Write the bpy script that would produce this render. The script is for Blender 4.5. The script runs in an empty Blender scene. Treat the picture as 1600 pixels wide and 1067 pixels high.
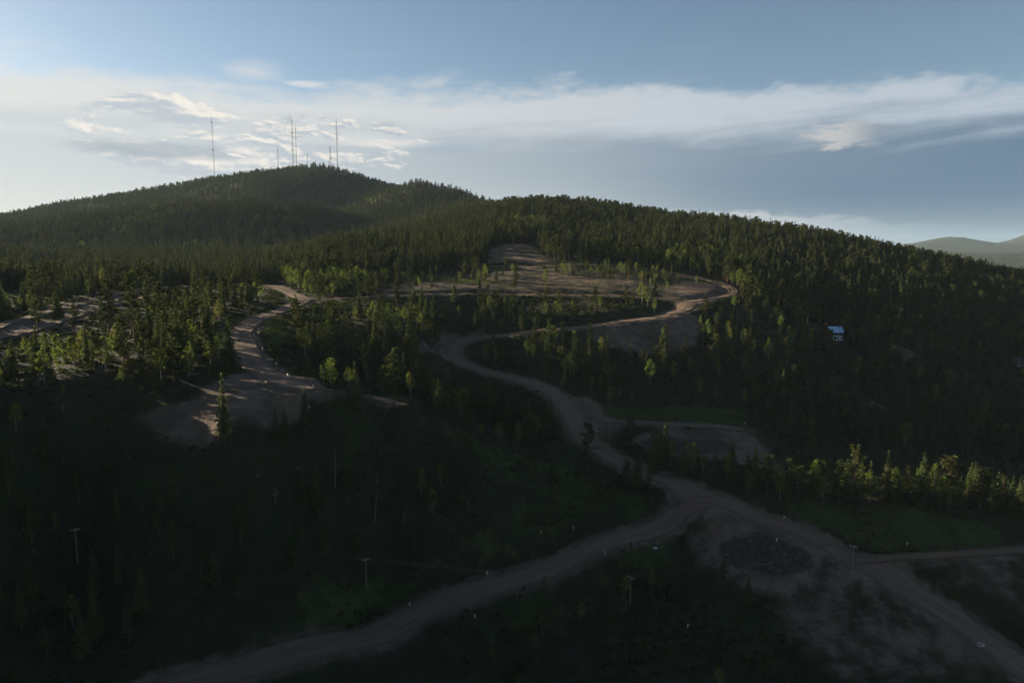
import bpy, bmesh, math, random
import numpy as np
from mathutils import Vector, Matrix, Euler

R = math.radians
SC = bpy.context.scene
COL = SC.collection
rng = np.random.default_rng(7)
random.seed(7)

# ------------------------------------------------------------------ camera
CAM_Z = 150.0
PITCH = R(7.13)
FPX = 1600 * 24.0 / 36.0
cam_d = bpy.data.cameras.new('camera')
cam_d.lens = 24.0
cam_d.sensor_width = 36.0
cam_d.clip_start = 1.0
cam_d.clip_end = 60000.0
cam = bpy.data.objects.new('camera', cam_d)
COL.objects.link(cam)
cam.location = (0, 0, CAM_Z)
cam.rotation_euler = (math.pi / 2 - PITCH, 0, 0)
SC.camera = cam

# ------------------------------------------------------------------ light and exposure
SUN_AZ = -65.0      # degrees from the view direction (+Y), negative = left
SUN_EL = 13.6
SUN_STRENGTH = 5.0
SKY_STRENGTH = 0.05
EXPOSURE = 1.85
SC.view_settings.view_transform = 'Standard'
SC.view_settings.look = 'None'
SC.view_settings.gamma = 1.0
SC.view_settings.use_curve_mapping = False
SC.view_settings.exposure = EXPOSURE
sun_vec = Vector((math.sin(R(SUN_AZ)) * math.cos(R(SUN_EL)), math.cos(R(SUN_AZ)) * math.cos(R(SUN_EL)), math.sin(R(SUN_EL))))
sd = bpy.data.lights.new('sun', 'SUN')
sd.energy = SUN_STRENGTH
sd.angle = R(0.5)
sd.color = (1.0, 0.84, 0.60)
so = bpy.data.objects.new('sun', sd)
COL.objects.link(so)
so.rotation_euler = sun_vec.to_track_quat('Z', 'Y').to_euler()
so.location = (-300, 100, 400)


class NB:
    """tiny node-expression helper for one node tree"""
    def __init__(self, tree):
        self.t = tree

    def node(self, kind, **kw):
        n = self.t.nodes.new(kind)
        for k, v in kw.items():
            setattr(n, k, v)
        return n

    def put(self, sock, v):
        if hasattr(v, 'is_output'):
            self.t.links.new(v, sock)
        else:
            sock.default_value = v

    def m(self, op, a, b=0.0, c=None):
        n = self.node('ShaderNodeMath', operation=op)
        self.put(n.inputs[0], a)
        self.put(n.inputs[1], b)
        if c is not None:
            self.put(n.inputs[2], c)
        return n.outputs[0]

    def add(self, a, b): return self.m('ADD', a, b)
    def sub(self, a, b): return self.m('SUBTRACT', a, b)
    def mul(self, a, b): return self.m('MULTIPLY', a, b)

    def ss(self, x, lo, hi, a=0.0, b=1.0):
        n = self.node('ShaderNodeMapRange', interpolation_type='SMOOTHSTEP')
        self.put(n.inputs['Value'], x)
        self.put(n.inputs['From Min'], lo)
        self.put(n.inputs['From Max'], hi)
        self.put(n.inputs['To Min'], a)
        self.put(n.inputs['To Max'], b)
        return n.outputs['Result']

    def lin(self, x, lo, hi, a=0.0, b=1.0):
        n = self.node('ShaderNodeMapRange')
        self.put(n.inputs['Value'], x)
        self.put(n.inputs['From Min'], lo)
        self.put(n.inputs['From Max'], hi)
        self.put(n.inputs['To Min'], a)
        self.put(n.inputs['To Max'], b)
        return n.outputs['Result']

    def vec(self, x, y, z=0.0):
        n = self.node('ShaderNodeCombineXYZ')
        for i, v in enumerate((x, y, z)):
            self.put(n.inputs[i], v)
        return n.outputs[0]

    def noise(self, v, scale=1.0, detail=5.0, rough=0.55, distort=0.0, col=False):
        n = self.node('ShaderNodeTexNoise')
        if v is not None:
            self.put(n.inputs['Vector'], v)
        n.inputs['Scale'].default_value = scale
        n.inputs['Detail'].default_value = detail
        n.inputs['Roughness'].default_value = rough
        n.inputs['Distortion'].default_value = distort
        return n.outputs['Color' if col else 'Fac']

    def mix(self, f, a, b, mode='MIX'):
        n = self.node('ShaderNodeMix', data_type='RGBA', blend_type=mode)
        n.clamp_factor = True
        self.put(n.inputs[0], f)
        for i, v in ((6, a), (7, b)):
            if isinstance(v, tuple) and len(v) == 3:
                v = (*v, 1.0)
            self.put(n.inputs[i], v)
        return n.outputs[2]


# ------------------------------------------------------------------ world: Nishita sky and clouds
def build_world():
    w = bpy.data.worlds.new('World')
    SC.world = w
    w.use_nodes = True
    t = w.node_tree
    t.nodes.clear()
    b = NB(t)
    out = b.node('ShaderNodeOutputWorld')
    bg = b.node('ShaderNodeBackground')
    t.links.new(bg.outputs[0], out.inputs[0])
    sky = b.node('ShaderNodeTexSky', sky_type='NISHITA')
    sky.sun_disc = False
    sky.sun_elevation = R(SUN_EL)
    sky.sun_rotation = R(SUN_AZ)
    sky.altitude = 1500.0
    sky.air_density = 1.0
    sky.dust_density = 1.6
    sky.ozone_density = 1.5
    tc = b.node('ShaderNodeTexCoord')
    sep = b.node('ShaderNodeSeparateXYZ')
    t.links.new(tc.outputs['Generated'], sep.inputs[0])
    X, Y, Z = sep.outputs
    az = b.mul(b.m('ARCTAN2', X, Y), 57.29578)
    el = b.mul(b.m('ARCSINE', Z), 57.29578)
    # k: cloud colours below are written as picture values; divide by what strength and exposure apply
    k = 1.0 / (SKY_STRENGTH * 2 ** EXPOSURE)
    def C(r, g, bl):
        f = lambda s: ((s / 255 + 0.055) / 1.055) ** 2.4 * k
        return (f(r), f(g), f(bl))
    base = b.mix(1.0, sky.outputs[0], (0.80, 0.765, 0.71), 'MULTIPLY')
    # brightness side: clouds near the sun are brighter and warmer than those away from it
    side = b.ss(az, -45.0, 40.0)
    white = b.mix(side, C(228, 227, 222), C(188, 198, 209))
    grey = b.mix(b.ss(az, -40.0, 45.0), C(205, 210, 212), C(84, 112, 140))
    puff_w = b.mix(b.ss(az, -30.0, 40.0), C(246, 240, 230), C(160, 168, 176))
    puff_g = b.mix(b.ss(az, -30.0, 40.0), C(192, 201, 208), C(118, 137, 156))
    warp = b.noise(b.vec(b.mul(az, 0.07), b.mul(el, 0.2), 1.3), 1.0, 3.0)
    f1 = b.noise(b.vec(b.mul(az, 0.10), b.mul(el, 0.30), 4.0), 1.0, 8.0, 0.6, 0.6)
    f2 = b.noise(b.vec(b.add(b.mul(az, 0.045), b.mul(el, 0.10)), b.sub(b.mul(el, 0.55), b.mul(az, 0.03)), 9.0), 1.0, 7.0, 0.55, 0.8)
    f3 = b.noise(b.vec(b.mul(az, 0.30), b.mul(el, 0.75), 12.0), 1.0, 9.0, 0.6, 0.3)
    # the long sheet: a soft ragged top edge, thin towards the horizon
    arch = b.mul(b.m('POWER', b.m('ABSOLUTE', b.m('DIVIDE', az, 36.0)), 2.0), b.ss(az, -5.0, 20.0, -0.9, -2.3))
    top = b.add(b.add(b.add(13.6, arch), b.mul(b.sub(f1, 0.5), 3.6)), b.add(b.mul(b.sub(warp, 0.5), 3.0), b.mul(b.sub(f3, 0.5), 2.4)))
    edge = b.ss(b.sub(top, el), -0.25, b.ss(az, -10.0, 8.0, 2.2, 1.1))
    body = b.mul(edge, b.ss(el, -2.0, 6.0, 0.72, 0.9))
    tone = b.ss(b.add(b.add(el, b.mul(b.sub(f2, 0.5), 5.0)), b.mul(b.sub(f3, 0.5), 2.0)), 7.6, 11.2)
    sheet_c = b.mix(tone, grey, white)
    col = b.mix(body, base, sheet_c)
    # wispy streaks over the blue on the sun side
    wisp = b.mul(b.ss(f2, 0.52, 0.75), b.mul(b.ss(el, 9.0, 12.0), b.ss(el, 17.0, 12.5)))
    wisp = b.mul(wisp, b.ss(az, 5.0, -18.0, 0.1, 0.75))
    col = b.mix(wisp, col, white)
    # pale band low over the horizon
    low = b.mul(b.ss(el, 7.0, 1.0), b.ss(az, 30.0, -25.0, 0.0, 0.75))
    col = b.mix(low, col, C(222, 221, 213))
    # slate-blue veil low on the far side, a dark lens-shaped streak
    veil = b.mul(b.mul(b.ss(el, 1.0, 4.5), b.ss(b.add(el, b.mul(b.sub(f2, .5), 4.0)), 9.0, 4.0)), b.ss(az, 2.0, 30.0, 0.0, 0.85))
    col = b.mix(veil, col, C(92, 118, 146))
    def blob(a0, e0, ra, re, soft=0.6):
        da = b.m('DIVIDE', b.sub(az, a0), ra)
        de = b.m('DIVIDE', b.sub(el, e0), re)
        r = b.m('SQRT', b.add(b.mul(da, da), b.mul(de, de)))
        return r
    def puffs(region, seed, sa, se, lo, hi, strength, c1, c2, col):
        v0 = b.vec(b.mul(az, sa), b.mul(el, se), seed)
        v1 = b.vec(b.add(b.mul(az, sa), 0.06), b.add(b.mul(el, se), 0.16), seed)
        n0 = b.noise(v0, 1.0, 9.0, 0.58, 0.25)
        n1 = b.noise(v1, 1.0, 9.0, 0.58, 0.25)
        d = b.add(n0, b.mul(b.sub(region, 1.0), 0.5))
        m = b.mul(b.ss(d, lo, hi), strength)
        lit = b.ss(b.sub(n0, n1), -0.05, 0.10)
        return b.mix(m, col, b.mix(lit, c2, c1))
    # cumulus bank left of the masts
    reg = b.ss(blob(-24.5, 8.7, 10.5, 3.9), 1.15, 0.6)
    col = puffs(reg, 2.7, 0.17, 0.55, 0.42, 0.50, 1.0, puff_w, puff_g, col)
    # dark flat belly in the bank
    wb = b.mul(b.sub(f1, 0.5), 1.2)
    col = b.mix(b.mul(b.ss(b.add(blob(-26.5, 7.6, 5.8, 0.75), wb), 1.15, 0.45), 0.85), col, C(170, 181, 190))
    # small flakes round the masts
    reg = b.ss(blob(-14.5, 8.6, 10.0, 3.2), 1.15, 0.6)
    col = puffs(reg, 6.1, 0.36, 1.0, 0.46, 0.53, 1.0, puff_w, puff_g, col)
    col = b.mix(b.mul(b.ss(b.add(blob(-10.5, 8.9, 4.6, 0.42), wb), 1.2, 0.2), 0.8), col, C(226, 224, 220))
    col = b.mix(b.mul(b.ss(b.add(blob(-5.5, 8.6, 4.2, 0.45), wb), 1.1, 0.2), 0.6), col, C(160, 178, 194))
    # the puff above the sheet
    col = b.mix(b.mul(b.ss(b.add(blob(-20.2, 13.6, 3.2, 0.9), b.mul(b.sub(f1, .5), 3.0)), 1.0, 0.1), 0.6), col, C(215, 219, 222))
    col = b.mix(b.mul(b.ss(b.add(blob(-16.0, 13.0, 2.0, 0.35), b.mul(b.sub(f1, .5), 3.0)), 1.0, 0.1), 0.7), col, C(225, 226, 226))
    # the single bright cloud over the right ridge
    nz = b.noise(b.vec(b.mul(az, 0.5), b.mul(el, 1.5), 3.0), 1.0, 7.0, 0.6, 0.4)
    one = b.ss(b.add(blob(25.6, 8.75, 3.5, 1.05), b.mul(b.sub(nz, 0.5), 2.6)), 1.0, 0.45)
    col = b.mix(b.mul(one, 0.85), col, b.mix(b.ss(az, 24.5, 28.0), C(196, 196, 194), C(140, 152, 166)))
    # low cloud line over the far right horizon
    lt = b.add(b.add(3.0, b.mul(b.sub(nz, 0.5), 2.2)), b.ss(az, 36.0, 15.0, -0.8, 0.7))
    line = b.mul(b.ss(b.sub(lt, el), -0.05, 0.4), b.mul(b.ss(az, 8.0, 19.0), b.ss(el, -0.5, 1.8, 0.3, 0.8)))
    col = b.mix(line, col, b.mix(b.ss(az, 16.0, 34.0), C(196, 200, 203), C(124, 146, 164)))
    t.links.new(col, bg.inputs[0])
    bg.inputs[1].default_value = SKY_STRENGTH


build_world()


# ------------------------------------------------------------------ helpers: objects and materials
def tag(o, label=None, cat=None, group=None, kind=None):
    if label: o['label'] = label
    if cat: o['category'] = cat
    if group: o['group'] = group
    if kind: o['kind'] = kind
    return o


def mesh_np(name, v, f, mats, mi=None, smooth=False):
    """mesh from arrays; f may be (n,3) or (n,4)"""
    me = bpy.data.meshes.new(name)
    v = np.asarray(v, np.float32)
    f = np.asarray(f, np.int32)
    me.vertices.add(len(v))
    me.vertices.foreach_set('co', v.ravel())
    k = f.shape[1]
    me.loops.add(f.size)
    me.loops.foreach_set('vertex_index', f.ravel())
    me.polygons.add(len(f))
    me.polygons.foreach_set('loop_start', np.arange(0, f.size, k, dtype=np.int32))
    if mi is not None:
        me.polygons.foreach_set('material_index', np.asarray(mi, np.int32))
    if smooth:
        me.polygons.foreach_set('use_smooth', np.ones(len(f), bool))
    for m in (mats if isinstance(mats, (list, tuple)) else [mats]):
        me.materials.append(m)
    me.update(calc_edges=True)
    me.validate()
    return me


def link(name, data, parent=None, loc=(0, 0, 0), rot=(0, 0, 0)):
    o = bpy.data.objects.new(name, data)
    COL.objects.link(o)
    o.location = loc
    o.rotation_euler = rot
    if parent is not None:
        o.parent = parent
    return o


def mat(name, rgb, rough=0.85, spec=0.2, metal=0.0):
    m = bpy.data.materials.new(name)
    m.use_nodes = True
    p = m.node_tree.nodes['Principled BSDF']
    p.inputs['Base Color'].default_value = (*rgb, 1)
    p.inputs['Roughness'].default_value = rough
    p.inputs['Specular IOR Level'].default_value = spec
    p.inputs['Metallic'].default_value = metal
    return m


def noisy(name, rgb1, rgb2, scale, rough=0.9, bump=0.0, bscale=None, spec=0.15):
    m = mat(name, rgb1, rough, spec)
    b = NB(m.node_tree)
    p = m.node_tree.nodes['Principled BSDF']
    tc = b.node('ShaderNodeTexCoord')
    n = b.noise(tc.outputs['Object'], scale, 6.0, 0.6)
    m.node_tree.links.new(b.mix(b.ss(n, 0.35, 0.65), rgb1, rgb2), p.inputs['Base Color'])
    if bump:
        bn = b.node('ShaderNodeBump')
        bn.inputs['Strength'].default_value = bump
        b.put(bn.inputs['Height'], b.noise(tc.outputs['Object'], bscale or scale * 4, 4.0))
        m.node_tree.links.new(bn.outputs[0], p.inputs['Normal'])
    return m


# ------------------------------------------------------------------ terrain from surveyed points
CP, SP = math.cos(PITCH), math.sin(PITCH)


def pix_dir(u, v):
    r = (u - 800.0) / FPX
    q = (533.5 - v) / FPX
    return r, CP + SP * q, -SP + CP * q


def survey(u, v, c):
    x, y, z = pix_dir(u, v)
    return x * c, y * c, z * c


SURVEY = [
    # flat foreground and junction
    (984, 947, 230), (1331, 895, 238), (573, 928, 233), (123, 879, 215), (1090, 785, 272), (918, 735, 305),
    (1260, 785, 262), (1420, 790, 261), (1580, 806, 260), (1580, 865, 243), (1400, 860, 245), (1590, 1060, 196), (1250, 1060, 199), (800, 1067, 200),
    (330, 1062, 182), (0, 1060, 160), (0, 880, 190), (1450, 960, 219), (1150, 900, 239), (1040, 860, 260),
    (450, 1030, 193), (540, 1003, 205), (640, 968, 221), (800, 912, 239), (900, 872, 250), (1000, 832, 259),
    # left hillside, pad and spur
    (352, 708, 217), (420, 600, 258), (300, 640, 235), (420, 666, 232), (480, 652, 240), (330, 676, 223), (530, 645, 248), (250, 662, 227), (620, 640, 272), (760, 690, 295), (870, 722, 305), (1000, 760, 292),
    (600, 800, 250), (350, 800, 213), (200, 760, 214), (800, 820, 262), (500, 720, 236), (0, 700, 200), (100, 640, 225), (0, 600, 232),
    (150, 590, 246), (250, 580, 258), (380, 525, 340), (395, 565, 295), (460, 480, 430), (330, 500, 370), (200, 520, 335), (60, 545, 290),
    # left ridge road
    (440, 450, 500), (250, 450, 480), (170, 464, 435), (100, 483, 395), (0, 511, 340), (330, 446, 500),
    # middle roads
    (700, 461, 482), (850, 462, 500), (1080, 475, 480), (1000, 500, 450), (800, 524, 430), (700, 543, 408), (750, 585, 380), (830, 597, 366), (890, 650, 340), (910, 700, 318),
    (560, 560, 345), (545, 602, 310), (600, 604, 330), (560, 623, 277), (650, 590, 338), (560, 500, 390), (760, 640, 345), (840, 680, 330), (640, 530, 370),
    # right slope, meadow, valley
    (1000, 560, 410), (960, 600, 385), (1000, 645, 368), (1150, 655, 375), (1150, 675, 355), (1080, 705, 325), (1200, 722, 322), (1200, 550, 425), (1300, 525, 490), (1410, 560, 452),
    (1500, 680, 400), (1600, 560, 480), (1590, 700, 400), (1300, 620, 410), (1400, 745, 340), (1590, 760, 345), (1100, 500, 455),
    # main hill
    (880, 414, 590), (760, 420, 600), (1050, 430, 562), (1140, 456, 512), (600, 440, 560), (500, 425, 620), (450, 432, 640), (540, 392, 720), (600, 388, 765), (700, 362, 880), (660, 400, 690), (800, 385, 660),
    (800, 330, 1000), (900, 330, 960), (1000, 350, 880), (1100, 362, 810), (1200, 375, 745), (1300, 400, 690), (1400, 425, 650), (1500, 450, 620), (1600, 472, 600),
    (900, 375, 760), (1000, 390, 705), (1100, 405, 645), (1200, 440, 580), (1300, 470, 540), (1450, 500, 522), (1600, 520, 510),
    # valley behind the left ridge, second hill, far hill
    (0, 445, 640), (200, 445, 650), (350, 440, 700), (0, 402, 1000), (150, 411, 1000), (300, 406, 1010), (440, 404, 1010), (0, 396, 1130), (150, 402, 1130), (300, 399, 1140), (440, 398, 1140), (490, 384, 1200),
    (400, 326, 1430), (300, 327, 1430), (200, 334, 1430), (480, 331, 1440), (535, 352, 1400), (100, 345, 1450), (0, 360, 1420),
    (400, 345, 1650), (250, 350, 1650), (100, 362, 1650), (480, 343, 1650), (520, 400, 1000), (570, 362, 1350), (640, 345, 1500),
    (500, 268, 2250), (440, 273, 2250), (330, 287, 2200), (200, 310, 2150), (100, 328, 2080), (0, 346, 2000), (-150, 362, 1900),
    (560, 284, 2200), (600, 296, 2150), (400, 300, 1900), (560, 310, 1950), (640, 300, 1700), (700, 312, 1650), (780, 328, 1500), (830, 345, 1450), (560, 335, 1700),
    # behind the main hill and the far country
    (900, 400, 1500), (1000, 420, 1500), (1200, 440, 1400), (1400, 460, 1300), (1600, 480, 1200), (1800, 480, 1000),
    (500, 330, 3200), (200, 350, 3200), (800, 410, 3000), (1100, 420, 2800), (1420, 432, 2700), (1600, 436, 2700),
    (1300, 420, 4200), (1450, 414, 4200), (1550, 418, 4300), (1650, 412, 4300), (1420, 398, 5400), (1520, 402, 5400), (1600, 398, 5400), (1350, 392, 6500),
    (1385, 381, 7600), (1440, 394, 7600), (1505, 372, 9000), (1555, 387, 9000), (1610, 364, 9000), (1670, 374, 9000), (1330, 394, 8500), (1470, 396, 6900), (1560, 398, 7000), (1200, 396, 9000), (1000, 398, 9000), (700, 398, 9000), (300, 398, 9000), (-100, 398, 9000),
    (-200, 420, 13000), (400, 420, 13000), (1000, 420, 13000), (1400, 418, 11500), (1505, 418, 11500), (1600, 418, 11500), (1800, 420, 12000), (1450, 424, 15500), (1650, 424, 15500),
]
# ground outside the frame: an unseen hill added on the sun side to shade the slopes, and the right valley (x, y, z relative to the camera)
OUTSIDE = [
    (-330, 230, -14), (-430, 330, -2), (-560, 420, 10), (-760, 500, 28), (-1000, 560, 48), (-430, 180, 4), (-640, 260, 22), (-900, 300, 40), (-300, 60, -22), (-520, 60, 12), (-800, 60, 20),
    (-1300, 700, 50), (-1500, 300, 40), (-2500, 600, 20), (-220, 120, -62), (-900, 900, 36), (-1300, 1300, 80),
    (-5000, 500, -60), (-5000, 4000, -20), (300, 200, -136), (500, 300, -128), (700, 350, -110), (330, 80, -140), (600, 60, -135), (1200, 400, -90), (1500, 100, -110), (5000, 500, -120), (5000, 4000, -100),
    (0, 120, -128), (-100, 110, -112), (120, 120, -136), (900, 700, -95),
]
_pts = np.array([survey(*p) for p in SURVEY] + OUTSIDE, float)
DMIN = 130.0
TK = 1.5


def _feat(x, y):
    d = np.maximum(np.hypot(x, y), DMIN)
    return np.stack([np.arctan2(x, y) * TK, np.log(d)], -1), d


_ft, _fd = _feat(_pts[:, 0], _pts[:, 1])
_val = _pts[:, 2] / _fd


def _phi(r2):
    return 0.5 * r2 * np.log(r2 + 1e-12)


def _solve():
    n = len(_ft)
    r2 = ((_ft[:, None] - _ft[None]) ** 2).sum(-1)
    A = np.zeros((n + 3, n + 3))
    A[:n, :n] = _phi(r2) + np.eye(n) * 2e-5
    A[:n, n] = 1
    A[:n, n + 1:] = _ft
    A[n, :n] = 1
    A[n + 1:, :n] = _ft.T
    return np.linalg.solve(A, np.concatenate([_val, [0, 0, 0]]))


_w = _solve()


def vnoise(x, y, seed):
    """smooth value noise in -1..1"""
    xi, yi = np.floor(x).astype(np.int64), np.floor(y).astype(np.int64)
    fx, fy = x - xi, y - yi
    fx, fy = fx * fx * (3 - 2 * fx), fy * fy * (3 - 2 * fy)
    def h(a, c):
        n = (a * 374761393 + c * 668265263 + seed * 974711) & 0x7fffffff
        n = ((n ^ (n >> 13)) * 1274126177) & 0x7fffffff
        return ((n ^ (n >> 16)) & 0xffff) / 32767.5 - 1
    return (h(xi, yi) * (1 - fx) + h(xi + 1, yi) * fx) * (1 - fy) + (h(xi, yi + 1) * (1 - fx) + h(xi + 1, yi + 1) * fx) * fy


def h_raw(x, y):
    x, y = np.asarray(x, float), np.asarray(y, float)
    shp = x.shape
    x, y = x.ravel(), y.ravel()
    out = np.empty(len(x))
    for i in range(0, len(x), 20000):
        f, d = _feat(x[i:i + 20000], y[i:i + 20000])
        r2 = ((f[:, None] - _ft[None]) ** 2).sum(-1)
        s = _phi(r2) @ _w[:-3] + _w[-3] + f @ _w[-2:]
        out[i:i + 20000] = s * d
    th = np.abs(np.arctan2(x, y))
    k = np.clip((th - R(88)) / R(40), 0, 1)
    k = k * k * (3 - 2 * k)
    out = np.clip(out, -190, 420) * (1 - k) + (-105.0) * k
    d = np.hypot(x, y)
    out += 0.8 * vnoise(x / 23, y / 23, 1) + 0.35 * vnoise(x / 9, y / 9, 2)
    far = np.clip((d - 700) / 1500, 0, 1)
    out += far * (7 * vnoise(x / 160, y / 160, 3) + 3 * vnoise(x / 70, y / 70, 4))
    vf = np.clip((d - 2600) / 2500, 0, 1)
    out += vf * (22 * vnoise(x / 700, y / 700, 5) + 12 * vnoise(x / 300, y / 300, 6))
    return (out + CAM_Z).reshape(shp)


def axis(lo_f, hi_f, step, lo, hi, g=1.06):
    a = list(np.arange(lo_f, hi_f + 1e-6, step))
    s, p = step, hi_f
    while p < hi:
        s = s * g if s < 110 or p > 8500 else s
        p += s
        a.append(p)
    s, p, pre = step, lo_f, []
    while p > lo:
        s = s * g if s < 110 or p < -5000 else s
        p -= s
        pre.append(p)
    return np.array(pre[::-1] + a)


GX = axis(-320, 330, 2.5, -16000, 16000)
GY = axis(140, 620, 2.5, -4000, 16500)
XX, YY = np.meshgrid(GX, GY)
HH = h_raw(XX, YY)


def H(x, y):
    x, y = np.asarray(x, float), np.asarray(y, float)
    i = np.clip(np.searchsorted(GX, x) - 1, 0, len(GX) - 2)
    j = np.clip(np.searchsorted(GY, y) - 1, 0, len(GY) - 2)
    fx = np.clip((x - GX[i]) / (GX[i + 1] - GX[i]), 0, 1)
    fy = np.clip((y - GY[j]) / (GY[j + 1] - GY[j]), 0, 1)
    return (HH[j, i] * (1 - fx) + HH[j, i + 1] * fx) * (1 - fy) + (HH[j + 1, i] * (1 - fx) + HH[j + 1, i + 1] * fx) * fy


_steps = np.concatenate([np.arange(150, 1000, 1.5), np.geomspace(1000, 12000, 700)])


def ground(u, v, dmin=0.0, dmax=1e9):
    """the place on the terrain that a line of sight meets"""
    x, y, z = pix_dir(u, v)
    st = _steps[(_steps >= dmin) & (_steps <= dmax)]
    below = CAM_Z + z * st < H(x * st, y * st)
    k = int(np.argmax(below)) if below.any() else len(st) - 1
    c = st[k]
    return float(x * c), float(y * c)


def project(x, y, z):
    dz = z - CAM_Z
    c = y * CP - dz * SP
    q = y * SP + dz * CP
    c = np.maximum(c, 1e-3)
    return 800 + FPX * x / c, 533.5 - FPX * q / c, c


def gpoly(pts, **kw):
    return np.array([ground(u, v, **kw) for u, v in pts])


def signed_dist(poly, x, y):
    """positive inside"""
    n = len(poly)
    best = np.full(x.shape, 1e18)
    inside = np.zeros(x.shape, bool)
    for i in range(n):
        ax, ay = poly[i]
        bx, by = poly[(i + 1) % n]
        ex, ey = bx - ax, by - ay
        l2 = ex * ex + ey * ey + 1e-9
        t = np.clip(((x - ax) * ex + (y - ay) * ey) / l2, 0, 1)
        best = np.minimum(best, (x - ax - t * ex) ** 2 + (y - ay - t * ey) ** 2)
        c = ((ay > y) != (by > y))
        with np.errstate(divide='ignore', invalid='ignore'):
            xi = (bx - ax) * (y - ay) / (by - ay + 1e-12) + ax
        inside ^= c & (x < xi)
    d = np.sqrt(best)
    return np.where(inside, d, -d)


def smooth01(t):
    t = np.clip(t, 0, 1)
    return t * t * (3 - 2 * t)


def spline(pts, step=3.0):
    p = np.array(pts, float)
    p = np.vstack([2 * p[0] - p[1], p, 2 * p[-1] - p[-2]])
    out = []
    for i in range(1, len(p) - 2):
        n = max(2, int(np.hypot(*(p[i + 1] - p[i])) / step))
        t = np.linspace(0, 1, n, endpoint=False)[:, None]
        a, b_, c, d = p[i - 1], p[i], p[i + 1], p[i + 2]
        out.append(0.5 * (2 * b_ + (c - a) * t + (2 * a - 5 * b_ + 4 * c - d) * t ** 2 + (3 * b_ - a - 3 * c + d) * t ** 3))
    out.append(p[-2][None])
    return np.vstack(out)


ROADS = [
    ('dirt_road', 13.0, [(1660, 1090), (1600, 1052), (1500, 975), (1400, 912), (1300, 858), (1200, 815), (1120, 782), (1040, 752), (965, 722), (920, 692), (897, 655), (868, 618), (825, 598), (770, 586), (725, 570), (702, 554), (704, 540), (735, 530), (800, 523), (880, 515), (960, 506), (1020, 497), (1062, 487), (1078, 478)], {}),
    ('dirt_road', 13.0, [(250, 1085), (330, 1060), (400, 1042), (540, 1003), (640, 968), (800, 912), (900, 872), (1000, 832), (1060, 806), (1110, 783)], {}),
    ('dirt_road', 8.0, [(1074, 474), (1030, 466), (960, 463), (870, 461), (780, 461), (700, 461), (600, 464), (520, 468), (478, 470)], {}),
    ('dirt_road', 12.0, [(478, 470), (448, 484), (412, 496), (384, 512), (378, 530), (388, 556), (414, 584), (455, 600), (495, 610)], {}),
    ('dirt_track', 5.5, [(488, 609), (530, 615), (570, 623), (606, 631), (618, 634)], {}),
    ('dirt_road', 7.0, [(1076, 474), (1110, 468), (1138, 463), (1146, 455), (1122, 442), (1070, 431), (1000, 419), (940, 414), (880, 414), (820, 417), (760, 417)], {}),
    ('dirt_road', 9.0, [(474, 468), (450, 456), (430, 448), (380, 446), (330, 446), (250, 450), (205, 456), (160, 467), (100, 483), (50, 497), (0, 510), (-60, 526)], {}),
    ('dirt_road', 6.0, [(240, 462), (190, 474), (130, 492), (90, 505), (40, 521), (-40, 540)], {}),
    ('dirt_road', 9.0, [(925, 656), (965, 661), (1010, 663), (1080, 667), (1160, 672)], {}),
    ('dirt_track', 4.5, [(1338, 880), (1400, 876), (1460, 873), (1520, 868), (1610, 860)], {}),
    ('dirt_track', 9.0, [(10, 403), (60, 407), (150, 411), (250, 409), (350, 405), (450, 403)], {'dmin': 800}),
    ('dirt_track', 5.0, [(1402, 545), (1428, 556), (1412, 563), (1396, 573)], {}),
    ('dirt_track', 5.0, [(1362, 632), (1380, 641), (1402, 647)], {}),
]
road_paths = []
fine = (XX > -420) & (XX < 460) & (YY > 110) & (YY < 760)
fx_, fy_ = XX[fine], YY[fine]
graded = HH[fine].copy()
road_near = np.full(fx_.shape, 1e9)
for name, width, px, kw in ROADS:
    path = spline([ground(u, v, **kw) for u, v in px], 3.0)
    for _ in range(3):
        path[1:-1] = 0.25 * path[:-2] + 0.5 * path[1:-1] + 0.25 * path[2:]
    z = H(path[:, 0], path[:, 1])
    for _ in range(12):
        z[1:-1] = 0.25 * z[:-2] + 0.5 * z[1:-1] + 0.25 * z[2:]
    road_paths.append((name, width, path, z))
    if path[:, 1].max() > 800:
        continue
    lo, hi = path.min(0) - 30, path.max(0) + 30
    sel = np.where((fx_ > lo[0]) & (fx_ < hi[0]) & (fy_ > lo[1]) & (fy_ < hi[1]))[0]
    for i in range(0, len(sel), 8000):
        s = sel[i:i + 8000]
        d2 = (fx_[s, None] - path[None, :, 0]) ** 2 + (fy_[s, None] - path[None, :, 1]) ** 2
        k = d2.argmin(1)
        d = np.sqrt(d2[np.arange(len(s)), k])
        wgt = 1 - smooth01((d - width / 2 - 1.0) / 9.0)
        graded[s] = graded[s] * (1 - wgt) + z[k] * wgt
        road_near[s] = np.minimum(road_near[s], d - width / 2)
HH[fine] = graded
_pit = gpoly([(1120, 850), (1180, 838), (1260, 865), (1275, 890), (1215, 905), (1130, 885)])
_in = smooth01(signed_dist(_pit, fx_, fy_) / 5 + 0.2)
HH[fine] += _in * (0.5 + 0.8 * vnoise(fx_ / 3.6, fy_ / 3.6, 71) + 0.5 * vnoise(fx_ / 2.6, fy_ / 2.6, 72))
ROADNEAR = np.full(XX.shape, 1e9)
ROADNEAR[fine] = road_near

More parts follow.
